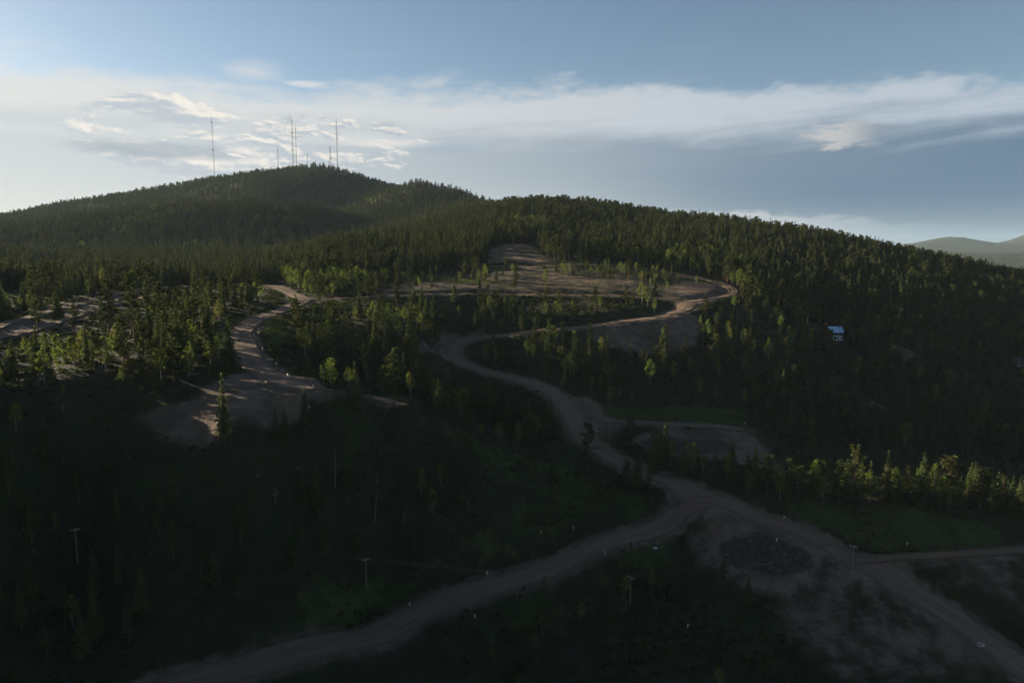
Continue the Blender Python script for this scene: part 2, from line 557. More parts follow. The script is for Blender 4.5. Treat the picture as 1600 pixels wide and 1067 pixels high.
# ---- ground cover regions, outlined on the ground
Z = {}
Z['dirt'] = [gpoly(p) for p in (
    [(345, 596), (400, 575), (470, 598), (530, 612), (600, 628), (606, 636), (560, 640), (520, 640), (470, 655), (400, 672), (330, 682), (255, 668), (225, 662), (300, 628)],
    [(1085, 800), (1110, 785), (1230, 820), (1330, 868), (1300, 905), (1240, 950), (1150, 915), (1090, 870)],
    [(1180, 900), (1330, 870), (1480, 955), (1600, 1050), (1600, 1067), (1330, 1067), (1230, 1000)],
    [(1390, 880), (1600, 862), (1600, 960), (1500, 930)],
    [(765, 412), (765, 392), (790, 381), (830, 384), (850, 400), (855, 414)],
    [(640, 440), (700, 432), (760, 420), (880, 416), (1000, 430), (1040, 458), (1000, 464), (850, 458), (700, 459), (600, 462), (560, 450)],
    [(1030, 462), (1060, 440), (1130, 448), (1138, 462), (1100, 480), (1070, 484)],
    [(930, 515), (1000, 505), (1060, 492), (1092, 495), (1090, 540), (1030, 560), (960, 545), (920, 530)],
    [(640, 560), (690, 520), (760, 510), (730, 535), (690, 560)],
    [(870, 620), (920, 620), (950, 648), (1000, 662), (960, 680), (930, 690), (890, 690)],
    [(985, 690), (1030, 672), (1160, 675), (1200, 700), (1240, 740), (1140, 720), (1050, 712)],
    [(352, 520), (376, 500), (420, 490), (470, 478), (440, 498), (405, 512), (400, 530), (412, 552), (450, 585), (500, 606), (400, 596), (375, 570)],
    [(1252, 512), (1286, 508), (1293, 529), (1318, 531), (1318, 536), (1290, 537), (1256, 533)],
    [(270, 448), (180, 470), (100, 500), (0, 530), (0, 515), (90, 492), (180, 462)],
)]
Z['dirt'][0] = np.array([survey(*p)[:2] for p in [(345, 590, 258), (400, 575, 284), (455, 596, 268), (500, 609, 262), (540, 622, 266), (545, 640, 254), (520, 652, 245), (470, 662, 237), (400, 674, 229), (330, 688, 220), (255, 674, 224), (220, 662, 230), (300, 626, 239)]])
Z['meadow'] = [gpoly(p) for p in (
    [(948, 632), (1040, 636), (1165, 640), (1172, 664), (1060, 662), (950, 650)],
    [(928, 668), (945, 675), (975, 705), (1000, 728), (970, 722), (935, 700)],
    [(1215, 790), (1280, 782), (1400, 792), (1560, 830), (1570, 856), (1480, 862), (1390, 866), (1330, 850), (1250, 815)],
    [(480, 462), (560, 440), (600, 432), (650, 428), (760, 438), (800, 448), (640, 440), (560, 462)],
    [(350, 500), (440, 478), (380, 500), (362, 520), (372, 560), (350, 545)],
    [(640, 645), (700, 662), (800, 700), (880, 725), (1000, 760), (1050, 790), (900, 850), (700, 910), (540, 980), (400, 1010), (560, 900), (760, 820), (820, 770), (700, 700)],
    [(780, 985), (900, 890), (1060, 820), (1090, 880), (1010, 905), (930, 960), (850, 1010)],
    [(400, 500), (450, 490), (440, 540), (420, 545)],
)]
Z['pit'] = [gpoly(p) for p in ([(1120, 850), (1180, 838), (1260, 865), (1275, 890), (1215, 905), (1130, 885)], [(1000, 690), (1040, 682), (1130, 690), (1150, 705), (1080, 712), (1020, 706)])]


WEIGHT = {('meadow', 5): 0.62, ('meadow', 6): 0.6, ('dirt', 2): 0.56, ('dirt', 3): 0.56, ('dirt', 1): 0.9, ('dirt', 5): 0.52}  # last entry thins the plateau dirt: shade put in as darker ground colour


def cover(x, y, key, soft=5.0):
    out = np.zeros(x.shape)
    for k, p in enumerate(Z[key]):
        lo, hi = p.min(0) - 25, p.max(0) + 25
        s = (x > lo[0]) & (x < hi[0]) & (y > lo[1]) & (y < hi[1])
        if s.any():
            w = WEIGHT.get((key, k), 1.0)
            sf = soft * (2.0 if w < 1 else 1.0)
            out[s] = np.maximum(out[s], w * smooth01(0.5 + signed_dist(p, x[s], y[s]) / (2 * sf)))
    return out


def ground_material():
    m = mat('ground_cover', (0.03, 0.035, 0.018), 0.95, 0.1)
    t = m.node_tree
    b = NB(t)
    p = t.nodes['Principled BSDF']
    geo = b.node('ShaderNodeNewGeometry')
    P = geo.outputs['Position']
    at = b.node('ShaderNodeAttribute', attribute_name='cover')
    sp = b.node('ShaderNodeSeparateColor')
    t.links.new(at.outputs['Color'], sp.inputs[0])
    dirt, mead, pit = sp.outputs
    n_big = b.noise(P, 0.03, 5.0, 0.6)
    n_mid = b.noise(P, 0.16, 6.0, 0.65)
    n_fine = b.noise(P, 0.9, 5.0, 0.7)
    floor = b.mix(b.ss(n_mid, 0.38, 0.62), (0.016, 0.022, 0.009), (0.028, 0.025, 0.016))
    floor = b.mix(b.mul(b.ss(n_big, 0.48, 0.62), 0.7), floor, (0.020, 0.034, 0.010))
    grass = b.mix(b.ss(n_mid, 0.35, 0.65), (0.026, 0.044, 0.013), (0.042, 0.056, 0.018))
    grass = b.mix(b.mul(b.ss(n_fine, 0.55, 0.75), 0.5), grass, (0.085, 0.08, 0.035))
    soil = b.mix(b.ss(n_mid, 0.35, 0.65), (0.086, 0.061, 0.047), (0.142, 0.105, 0.082))
    soil = b.mix(b.mul(b.ss(n_fine, 0.5, 0.8), 0.6), soil, (0.056, 0.040, 0.029))
    soil = b.mix(b.mul(b.ss(n_big, 0.48, 0.62), 0.6), soil, (0.040, 0.040, 0.024))
    jit = b.add(b.mul(b.sub(n_mid, 0.5), 1.3), b.mul(b.sub(n_big, 0.5), 0.9))
    c = b.mix(b.ss(b.add(mead, jit), 0.35, 0.65), floor, grass)
    c = b.mix(b.ss(b.add(dirt, b.mul(jit, 0.8)), 0.16, 0.80), c, soil)
    c = b.mix(b.mul(b.ss(b.add(pit, jit), 0.35, 0.6), 0.85), c, b.mix(b.ss(n_fine, .4, .65), (0.022, 0.019, 0.017), (0.07, 0.058, 0.05)))
    t.links.new(c, p.inputs['Base Color'])
    bn = b.node('ShaderNodeBump')
    bn.inputs['Strength'].default_value = 0.9
    bn.inputs['Distance'].default_value = 0.6
    b.put(bn.inputs['Height'], b.add(b.noise(P, 0.7, 6.0, 0.7), b.mul(n_mid, 0.5)))
    t.links.new(bn.outputs[0], p.inputs['Normal'])
    return m


def build_ground():
    ny, nx = XX.shape
    v = np.stack([XX, YY, HH], -1).reshape(-1, 3)
    i = np.arange(ny * nx).reshape(ny, nx)
    f = np.stack([i[:-1, :-1], i[:-1, 1:], i[1:, 1:], i[1:, :-1]], -1).reshape(-1, 4)
    me = mesh_np('ground', v, f, ground_material(), smooth=True)
    x, y = v[:, 0], v[:, 1]
    dirt = cover(x, y, 'dirt', 5)
    dirt = np.maximum(dirt, 0.8 * (1 - smooth01((ROADNEAR.ravel() - 0.5) / 4.5)))
    c = np.stack([dirt, cover(x, y, 'meadow', 6), cover(x, y, 'pit', 3), np.ones(len(x))], -1).astype(np.float32)
    a = me.color_attributes.new('cover', 'FLOAT_COLOR', 'POINT')
    a.data.foreach_set('color', c.ravel())
    tag(link('ground', me), kind='structure')


build_ground()


def road_material():
    m = mat('packed_gravel', (0.16, 0.13, 0.11), 0.95, 0.1)
    t = m.node_tree
    b = NB(t)
    p = t.nodes['Principled BSDF']
    uv = b.node('ShaderNodeUVMap', uv_map='lane')
    s = b.node('ShaderNodeSeparateXYZ')
    t.links.new(uv.outputs[0], s.inputs[0])
    U, V = s.outputs[0], s.outputs[1]
    geo = b.node('ShaderNodeNewGeometry')
    P = geo.outputs['Position']
    streak = b.noise(b.vec(b.mul(U, 4.2), b.mul(V, 0.02), 0.0), 1.0, 6.0, 0.65, 0.5)
    patch = b.noise(P, 0.10, 5.0, 0.6)
    fine = b.noise(P, 1.2, 5.0, 0.7)
    c = b.mix(b.ss(streak, 0.34, 0.66), (0.108, 0.076, 0.057), (0.155, 0.112, 0.086))
    c = b.mix(b.mul(b.ss(patch, 0.4, 0.7), 0.45), c, (0.115, 0.078, 0.056))
    c = b.mix(b.mul(b.ss(fine, 0.5, 0.75), 0.3), c, (0.19, 0.14, 0.108))
    e = b.m('ABSOLUTE', b.sub(U, 0.5))
    c = b.mix(b.mul(b.ss(b.add(e, b.mul(b.sub(patch, .5), .25)), 0.30, 0.48), 0.9), c, (0.082, 0.058, 0.042))
    t.links.new(c, p.inputs['Base Color'])
    bn = b.node('ShaderNodeBump')
    bn.inputs['Strength'].default_value = 0.5
    bn.inputs['Distance'].default_value = 0.25
    b.put(bn.inputs['Height'], b.add(streak, b.mul(fine, 0.4)))
    t.links.new(bn.outputs[0], p.inputs['Normal'])
    return m


def build_roads():
    m = road_material()
    for k, (name, width, path, z) in enumerate(road_paths):
        d = np.gradient(path, axis=0)
        d /= np.linalg.norm(d, axis=1)[:, None] + 1e-9
        nrm = np.stack([d[:, 1], -d[:, 0]], -1)
        s = np.concatenate([[0], np.cumsum(np.hypot(*np.diff(path, axis=0).T))])
        M = 15
        tt = np.linspace(-0.5, 0.5, M)
        wl = width * (1 + 0.16 * vnoise(s / 11, s * 0 + k * 7.3, 11))
        wr = width * (1 + 0.16 * vnoise(s / 11, s * 0 + k * 7.3 + 50, 12))
        w = np.where(tt[None] < 0, wl[:, None], wr[:, None]) * tt[None]
        px = path[:, None, :] + nrm[:, None, :] * w[..., None]
        at_ = np.abs(tt)
        bump = vnoise(px[..., 0] / 2.6, px[..., 1] / 2.6, 61 + k)
        lift = 0.22 + 0.05 * k + 0.10 * (1 - 2 * at_)[None] - 0.09 * np.exp(-((at_ - 0.16) / 0.05) ** 2)[None]
        lift = lift + np.exp(-((at_ - 0.43) / 0.045) ** 2)[None] * (0.20 + 0.28 * bump) - 0.5 * (at_ > 0.48)[None]
        lift = lift + 0.03 * bump
        zz = H(px[..., 0], px[..., 1]) + lift
        v = np.concatenate([px, zz[..., None]], -1).reshape(-1, 3)
        n = len(path)
        i = np.arange(n * M).reshape(n, M)
        f = np.stack([i[:-1, :-1], i[1:, :-1], i[1:, 1:], i[:-1, 1:]], -1).reshape(-1, 4)
        me = mesh_np(name, v, f, m, smooth=True)
        uv = me.uv_layers.new(name='lane')
        co = np.stack([np.broadcast_to(tt[None] + 0.5, (n, M)), np.broadcast_to(s[:, None], (n, M))], -1).reshape(-1, 2)
        li = np.empty(len(me.loops), np.int32)
        me.loops.foreach_get('vertex_index', li)
        uv.data.foreach_set('uv', co[li].astype(np.float32).ravel())
        if me.polygons[0].normal.z < 0:
            me.flip_normals()
        tag(link(name, me), kind='structure')


build_roads()
# ---- evening air: far things fade a little
def build_haze():
    m = bpy.data.materials.new('haze_air')
    m.use_nodes = True
    t = m.node_tree
    t.nodes.clear()
    out = t.nodes.new('ShaderNodeOutputMaterial')
    pv = t.nodes.new('ShaderNodeVolumePrincipled')
    pv.inputs['Color'].default_value = (0.60, 0.80, 1.0, 1)
    pv.inputs['Density'].default_value = HAZE
    pv.inputs['Anisotropy'].default_value = 0.0
    t.links.new(pv.outputs[0], out.inputs['Volume'])
    x0, x1, y0, y1, z0, z1 = -17500, 17500, -4800, 18000, float(HH.min()) - 1.0, 660.0
    v = [(x, y, z) for x in (x0, x1) for y in (y0, y1) for z in (z0, z1)]
    f = [(0, 1, 3, 2), (4, 6, 7, 5), (0, 4, 5, 1), (2, 3, 7, 6), (0, 2, 6, 4), (1, 5, 7, 3)]
    tag(link('haze', mesh_np('haze', v, f, m)), kind='stuff')


HAZE = 0.000017
build_haze()

#==TREES==
# ------------------------------------------------------------------ trees
def foliage_mat(name, c1, c2, c3, trans=0.3):
    m = bpy.data.materials.new(name)
    m.use_nodes = True
    t = m.node_tree
    t.nodes.clear()
    b = NB(t)
    out = b.node('ShaderNodeOutputMaterial')
    oi = b.node('ShaderNodeObjectInfo')
    tc = b.node('ShaderNodeTexCoord')
    n = b.noise(tc.outputs['Object'], 0.55, 3.0, 0.6)
    c = b.mix(b.ss(n, 0.35, 0.65), c1, c2)
    c = b.mix(b.mul(b.m('POWER', oi.outputs['Random'], 1.6), 0.85), c, c3)
    d = b.node('ShaderNodeBsdfDiffuse')
    tr = b.node('ShaderNodeBsdfTranslucent')
    mx = b.node('ShaderNodeMixShader')
    mx.inputs[0].default_value = trans
    t.links.new(c, d.inputs[0])
    t.links.new(c, tr.inputs[0])
    t.links.new(d.outputs[0], mx.inputs[1])
    t.links.new(tr.outputs[0], mx.inputs[2])
    t.links.new(mx.outputs[0], out.inputs[0])
    return m


M_PINE = foliage_mat('pine_needles', (0.041, 0.056, 0.020), (0.061, 0.075, 0.025), (0.061, 0.060, 0.024), 0.28)
M_SPRUCE = foliage_mat('spruce_needles', (0.039, 0.058, 0.024), (0.061, 0.080, 0.030), (0.080, 0.086, 0.034), 0.28)
M_ASPEN = foliage_mat('aspen_leaves', (0.086, 0.132, 0.026), (0.130, 0.172, 0.038), (0.142, 0.146, 0.035), 0.4)
M_SHRUB = foliage_mat('shrub_leaves', (0.036, 0.055, 0.016), (0.055, 0.072, 0.022), (0.050, 0.048, 0.024), 0.3)
M_BARK = noisy('pine_bark', (0.075, 0.048, 0.034), (0.14, 0.085, 0.055), 3.0, 0.95)
M_PALE = noisy('aspen_bark', (0.34, 0.33, 0.28), (0.20, 0.19, 0.16), 2.5, 0.9)
M_DEAD = noisy('dead_wood', (0.21, 0.19, 0.165), (0.13, 0.117, 0.10), 3.0, 0.9)


def tube(path, radii, sides=5):
    path = np.array(path, float)
    n = len(path)
    v, f = [], []
    for i in range(n):
        d = path[min(i + 1, n - 1)] - path[max(i - 1, 0)]
        d /= np.linalg.norm(d) + 1e-9
        a = np.cross(d, [0.13, 0.99, 0.05])
        a /= np.linalg.norm(a) + 1e-9
        c = np.cross(d, a)
        for k in range(sides):
            w = 2 * math.pi * k / sides
            v.append(path[i] + radii[i] * (math.cos(w) * a + math.sin(w) * c))
    for i in range(n - 1):
        for k in range(sides):
            k2 = (k + 1) % sides
            f.append((i * sides + k, i * sides + k2, (i + 1) * sides + k2, (i + 1) * sides + k))
    return np.array(v), np.array(f)


def join(parts):
    v, f, o = [], [], 0
    for a, b_ in parts:
        v.append(a)
        f.append(b_ + o)
        o += len(a)
    return np.vstack(v), np.vstack(f)


def sprays(centres, sizes, axis_dirs, g, flat=0.5):
    """one leaf-shaped quad per centre, long axis near axis_dirs"""
    n = len(centres)
    a = axis_dirs + g.normal(0, flat, (n, 3))
    a /= np.linalg.norm(a, axis=1)[:, None] + 1e-9
    r = g.normal(0, 1, (n, 3))
    w = np.cross(a, r)
    w /= np.linalg.norm(w, axis=1)[:, None] + 1e-9
    L = sizes[:, None]
    W = L * g.uniform(0.28, 0.5, (n, 1))
    v = np.stack([centres - a * L * 0.5, centres + w * W, centres + a * L * 0.6, centres - w * W * g.uniform(0.6, 1, (n, 1))], 1)
    return v.reshape(-1, 3), np.arange(n * 4).reshape(n, 4)


def spruce(h, rad, seed, full=1.0, base=0.06):
    g = np.random.default_rng(seed)
    C, S, A = [], [], []
    nl = int(h * 2.3)
    for i in range(nl):
        t = (i + g.uniform(0, 0.8)) / nl
        z = h * (base + (1 - base) * t)
        r0 = rad * (1 - t) ** 0.9 * min(1, 0.55 + t * 3.2) + 0.06
        nb = int(g.integers(5, 8)) if t < 0.85 else 4
        a0 = g.uniform(0, 6.28)
        for k in range(nb):
            a = a0 + 6.283 * k / nb + g.normal(0, 0.25)
            L = r0 * g.uniform(0.6, 1.18)
            if g.random() < 0.10:
                continue
            d = np.array([math.cos(a), math.sin(a), 0])
            m_ = max(2, int(L * 3.6 * full))
            for q in range(m_):
                s = (q + g.uniform(0.2, 0.9)) / m_
                sag = -0.34 * L * s + 0.18 * L * s * s
                C.append(d * L * s + np.array([0, 0, z + sag]) + g.normal(0, 0.11, 3))
                S.append((0.62 + 0.42 * g.random()) * (0.62 + 0.62 * (1 - t)))
                side = np.array([-d[1], d[0], 0]) * g.choice([-1, 1]) * g.uniform(0.2, 1.0)
                A.append(d * 0.8 + side + np.array([0, 0, -0.32]))
    C.append(np.array([0, 0, h + 0.1])); S.append(0.9); A.append(np.array([0, 0, 1.0]))
    crown = sprays(np.array(C), np.array(S), np.array(A), g, 0.28)
    trunk = tube([(0, 0, -0.6), (0, 0, h * 0.3), (0.02, 0, h * 0.7), (0, 0, h)], [h * 0.014 + 0.04, h * 0.010 + 0.03, 0.07, 0.015], 6)
    return trunk, crown


def pine(h, rad, seed, bare=0.3):
    g = np.random.default_rng(seed)
    bend = g.normal(0, 0.25, 2)
    def stem(t):
        return np.array([bend[0] * math.sin(t * 2.6), bend[1] * math.sin(t * 2.2), h * t])
    parts = [tube([stem(t) + (np.array([0, 0, -0.6]) if t == 0 else 0) for t in (0, .25, .5, .75, .97)], [0.26, 0.20, 0.16, 0.10, 0.03], 6)]
    C, S, A = [], [], []
    nb = int(h * 2.7)
    for i in range(nb):
        t = bare + (1 - bare) * ((i + g.uniform(0, 1)) / nb) ** 0.92
        u = (t - bare) / (1 - bare)
        prof = (0.45 + 1.5 * u) if u < 0.36 else (1.0 - 0.62 * ((u - 0.36) / 0.64) ** 1.5)
        L = rad * prof * g.uniform(0.55, 1.15)
        a = g.uniform(0, 6.283)
        up = g.uniform(-0.12, 0.35) + 0.5 * u * u
        d = np.array([math.cos(a), math.sin(a), up])
        d /= np.linalg.norm(d)
        p0 = stem(t)
        if i % 3 == 0 or u < 0.12:
            parts.append(tube([p0, p0 + d * L * 0.6, p0 + d * L], [0.06, 0.04, 0.015], 3))
        for q in range(3 if L > 1.2 else 2):
            s = (1.0, 0.66, 0.36)[q]
            c0 = p0 + d * L * s
            k = int(g.integers(8, 13))
            off = g.normal(0, 1, (k, 3))
            off /= np.linalg.norm(off, axis=1)[:, None]
            rr = (0.34 + 0.22 * g.random()) * (0.75 + 0.3 * (1 - abs(u - 0.4)))
            C += list(c0 + off * rr * g.uniform(0.35, 1.0, (k, 1)) * np.array([1.15, 1.15, 0.75]))
            S += list(g.uniform(0.42, 0.8, k))
            A += list(off + np.array([0, 0, 0.25]))
    top = stem(1.0)
    for k in range(14):
        C.append(top + g.normal(0, 0.28, 3) - np.array([0, 0, 0.35])); S.append(0.5); A.append(np.array([0, 0, 1.0]))
    return join(parts), sprays(np.array(C), np.array(S), np.array(A), g, 0.45)


def aspen(h, rad, seed, bare=0.32):
    g = np.random.default_rng(seed)
    bend = g.normal(0, 0.3, 2)
    def stem(t):
        return np.array([bend[0] * t * t, bend[1] * t * t, h * t])
    parts = [tube([stem(t) + (np.array([0, 0, -0.6]) if t == 0 else 0) for t in (0, .3, .6, .95)], [0.13, 0.10, 0.07, 0.02], 5)]
    C, S, A = [], [], []
    nb = int(h * 5.2)
    for i in range(nb):
        t = bare + (1 - bare) * (i + g.uniform(0, 1)) / nb
        u = (t - bare) / (1 - bare)
        prof = math.sin(min(1, 0.16 + u * 0.86) * math.pi) ** 0.7
        L = rad * prof * math.sqrt(g.uniform(0.05, 1.1))
        a = g.uniform(0, 6.283)
        d = np.array([math.cos(a), math.sin(a), g.uniform(0.1, 0.7)])
        d /= np.linalg.norm(d)
        p0 = stem(t)
        c0 = p0 + d * L
        if i % 6 == 0:
            parts.append(tube([p0 - np.array([0, 0, L * 0.3]), p0 + d * L * 0.5, c0], [0.045, 0.03, 0.012], 3))
        k = int(g.integers(12, 19))
        off = g.normal(0, 1, (k, 3))
        off /= np.linalg.norm(off, axis=1)[:, None]
        C += list(c0 + off * g.uniform(0.15, 0.62, (k, 1)))
        S += list(g.uniform(0.34, 0.64, k))
        A += list(g.normal(0, 1, (k, 3)))
    return join(parts), sprays(np.array(C), np.array(S), np.array(A), g, 0.6)


def shrub(seed):
    g = np.random.default_rng(seed)
    k = 90
    off = g.normal(0, 1, (k, 3))
    off /= np.linalg.norm(off, axis=1)[:, None]
    off[:, 2] = np.abs(off[:, 2])
    c = off * g.uniform(0.3, 1.0, (k, 1)) * np.array([0.95, 0.95, 0.8])
    return sprays(c, g.uniform(0.25, 0.5, k), off, g, 0.6)


# unit trees: every kind is modelled at one height and scaled where it stands
KIND = {
    'pine': dict(h=15.0, label='pine', part='pine', crown=M_PINE, bark=M_BARK, v=[pine(15.0, r, 100 + i, b_) for i, (r, b_) in enumerate([(2.8, .26), (3.2, .34), (2.5, .20), (3.4, .40), (2.7, .15)])]),
    'spruce': dict(h=15.0, label='spruce', part='spruce', crown=M_SPRUCE, bark=M_BARK, v=[spruce(15.0, r, 200 + i, 1.0, b_) for i, (r, b_) in enumerate([(2.8, .05), (2.4, .08), (3.1, .04), (2.1, .12), (2.6, .16)])]),
    'aspen': dict(h=11.0, label='aspen', part='aspen', crown=M_ASPEN, bark=M_PALE, v=[aspen(11.0, r, 300 + i, b_) for i, (r, b_) in enumerate([(2.6, .26), (2.1, .32), (3.0, .22), (2.3, .12)])]),
}
for kname, K in KIND.items():
    K['trunk_me'] = [mesh_np(kname + '_trunk', *tr, K['bark'], smooth=True) for tr, cr in K['v']]
    K['crown_me'] = [mesh_np(kname + '_crown', *cr, K['crown']) for tr, cr in K['v']]
    K['whole_me'] = []
    for tr, cr in K['v']:
        v, f = join([tr, cr])
        K['whole_me'].append(mesh_np(kname + '_whole', v, f, [K['bark'], K['crown']], np.r_[np.zeros(len(tr[1]), int), np.ones(len(cr[1]), int)]))


def sample_cover(arr):
    def fn(x, y):
        i = np.clip(np.searchsorted(GX, x) - 1, 0, len(GX) - 2)
        j = np.clip(np.searchsorted(GY, y) - 1, 0, len(GY) - 2)
        i = i + ((x - GX[i]) > (GX[i + 1] - x))
        j = j + ((y - GY[j]) > (GY[j + 1] - y))
        return arr[j, i]
    return fn


road_d = sample_cover(ROADNEAR)


def visible(x, y, z):
    """whether terrain leaves a line of sight from the camera to (x, y, z)"""
    ok = np.ones(len(x), bool)
    for t in np.r_[np.linspace(0.12, 0.9, 26), np.linspace(0.915, 0.985, 8)]:
        ok &= H(x * t, y * t) < CAM_Z + (z - CAM_Z) * t + 0.5
    return ok


def jitter_grid(x0, x1, y0, y1, step):
    gx, gy = np.meshgrid(np.arange(x0, x1, step), np.arange(y0, y1, step))
    gx = gx.ravel() + rng.uniform(-0.48, 0.48, gx.size) * step
    gy = gy.ravel() + rng.uniform(-0.48, 0.48, gy.size) * step
    return gx, gy


SPECIES = ['pine', 'spruce', 'aspen']
PLACED = []      # rows of arrays: x, y, kind, height


def place(x, y, mix, hmean, hvar=0.18, road_gap=3.0):
    n = len(x)
    if n == 0:
        return
    k = rng.choice(3, n, p=np.array(mix) / sum(mix))
    ok = road_d(x, y) > road_gap
    hs = np.array(hmean)[k] * np.clip(rng.normal(1, hvar, n), 0.5, 1.5)
    PLACED.append(np.stack([x, y, k, hs], -1)[ok])


def stand(px, step, mix, hmean, kw=None, clump=0.0, keep=1.0, avoid=True, hvar=0.26):
    poly = gpoly(px, **(kw or {}))
    lo, hi = poly.min(0), poly.max(0)
    x, y = jitter_grid(lo[0], hi[0], lo[1], hi[1], step)
    s = signed_dist(poly, x, y) > rng.uniform(-4, 3, len(x))
    x, y = x[s], y[s]
    if clump:
        s = vnoise(x / 14, y / 14, 21) + 0.5 * vnoise(x / 6, y / 6, 22) > rng.uniform(-1, 1, len(x)) * 0.4 + (clump - 0.5)
        x, y = x[s], y[s]
    if avoid:
        s = (cover(x, y, 'dirt', 3) < 0.35) & (cover(x, y, 'meadow', 3) < rng.uniform(0.3, 1.3, len(x)) ** 2)
        x, y = x[s], y[s]
    s = (rng.random(len(x)) < keep) & ~((np.abs(x - HOUSE[0] + 3) < 11) & (y < HOUSE[1] + 7) & (y > HOUSE[1] - 42))
    place(x[s], y[s], mix, hmean, hvar)


HOUSE = ground(1302, 529)
HM = (14.5, 15.0, 10.0)
# stands near the roads (outlines on the ground)
stand([(-70, 604), (0, 592), (60, 584), (130, 566), (195, 540), (245, 506), (300, 482), (360, 462), (420, 462), (408, 474), (345, 482), (335, 520), (352, 560), (372, 582), (320, 602), (250, 612), (150, 600), (60, 608), (-70, 630)], 6.8, (4, 3, 4), HM, clump=0.25)
stand([(-90, 520), (0, 490), (60, 474), (150, 450), (240, 442), (330, 438), (425, 436), (430, 444), (330, 444), (250, 447), (160, 460), (60, 486), (-90, 528)], 6.0, (5, 4, 1), (14, 15, 10))
stand([(458, 512), (500, 502), (600, 498), (690, 498), (700, 510), (665, 545), (660, 590), (690, 622), (740, 640), (800, 648), (850, 668), (872, 700), (800, 698), (720, 672), (640, 622), (560, 588), (500, 574), (462, 550)], 6.9, (4, 4, 4), HM, clump=0.15)
stand([(690, 484), (800, 484), (900, 486), (1035, 478), (1022, 492), (900, 506), (800, 516), (740, 520), (720, 505)], 5.8, (3, 3, 4.5), (12.5, 12, 9), clump=0.45)
stand([(740, 560), (800, 554), (900, 548), (960, 556), (1040, 572), (1080, 592), (1020, 625), (950, 630), (880, 606), (800, 578), (745, 570)], 6.2, (3, 3, 4.5), HM, clump=0.3)
stand([(1085, 490), (1150, 478), (1230, 500), (1270, 560), (1240, 640), (1180, 640), (1100, 620), (1050, 590), (1060, 560), (1090, 550)], 7.4, (3, 3, 3.5), (12, 12, 8.5), clump=0.35)
stand([(1020, 715), (1060, 722), (1110, 735), (1160, 752), (1240, 762), (1320, 764), (1400, 768), (1480, 774), (1600, 790), (1640, 800), (1640, 815), (1580, 806), (1480, 794), (1400, 787), (1300, 782), (1230, 782), (1150, 774), (1080, 752), (1030, 735)], 4.8, (1, 5, 4), (12.5, 13, 9.5), avoid=False, hvar=0.22)
stand([(1180, 640), (1260, 560), (1350, 545), (1480, 560), (1640, 560), (1640, 730), (1450, 712), (1300, 700), (1225, 690), (1230, 670), (1180, 665)], 5.6, (4, 4, 0.4), (12.5, 12.5, 10), clump=0.05, hvar=0.2)
stand([(1220, 480), (1500, 500), (1640, 520), (1640, 560), (1480, 560), (1350, 545), (1270, 555)], 4.8, (5, 3, 1), (14, 14.5, 11), hvar=0.1)
# dark foreground slopes
stand([(-60, 650), (60, 630), (200, 690), (260, 735), (350, 760), (430, 755), (520, 735), (620, 715), (760, 740), (880, 740), (1000, 770), (950, 790), (850, 830), (700, 850), (500, 900), (300, 990), (100, 1050), (-60, 1060)], 7.6, (3, 5, 1.2), (12, 12.5, 9), clump=0.55)
stand([(400, 752), (460, 738), (540, 728), (640, 715), (760, 742), (740, 790), (560, 800), (430, 785)], 7.6, (2, 4, 3), (11, 12, 10), clump=0.35)
stand([(500, 1090), (760, 1000), (860, 960), (1000, 905), (1120, 930), (1240, 1000), (1300, 1090)], 13, (2, 3, 2), (9, 10, 7), clump=0.6)
# scattered trees on the graded plateau
stand([(560, 445), (700, 425), (860, 420), (1040, 435), (1110, 450), (1040, 470), (800, 459), (560, 462)], 11, (4, 3, 4), (11, 11, 7), keep=0.42, avoid=False)
stand([(870, 420), (940, 418), (1010, 424), (1060, 436), (1040, 446), (960, 436), (880, 432)], 6.5, (2, 2, 5), (8, 8, 6), keep=0.75, avoid=False)
stand([(450, 440), (520, 412), (545, 440), (600, 446), (560, 452), (480, 462), (455, 452)], 5.2, (1, 1, 8), (12, 11, 10), keep=0.85, avoid=False)
stand([(555, 452), (560, 438), (600, 430), (660, 426), (690, 432), (640, 446), (600, 452)], 9, (4, 3, 2), (13, 13, 9), keep=0.6, avoid=False)
stand([(480, 466), (545, 452), (600, 455), (560, 464), (500, 468)], 6.5, (2, 2, 4), (12, 12, 8), keep=0.8, avoid=False)


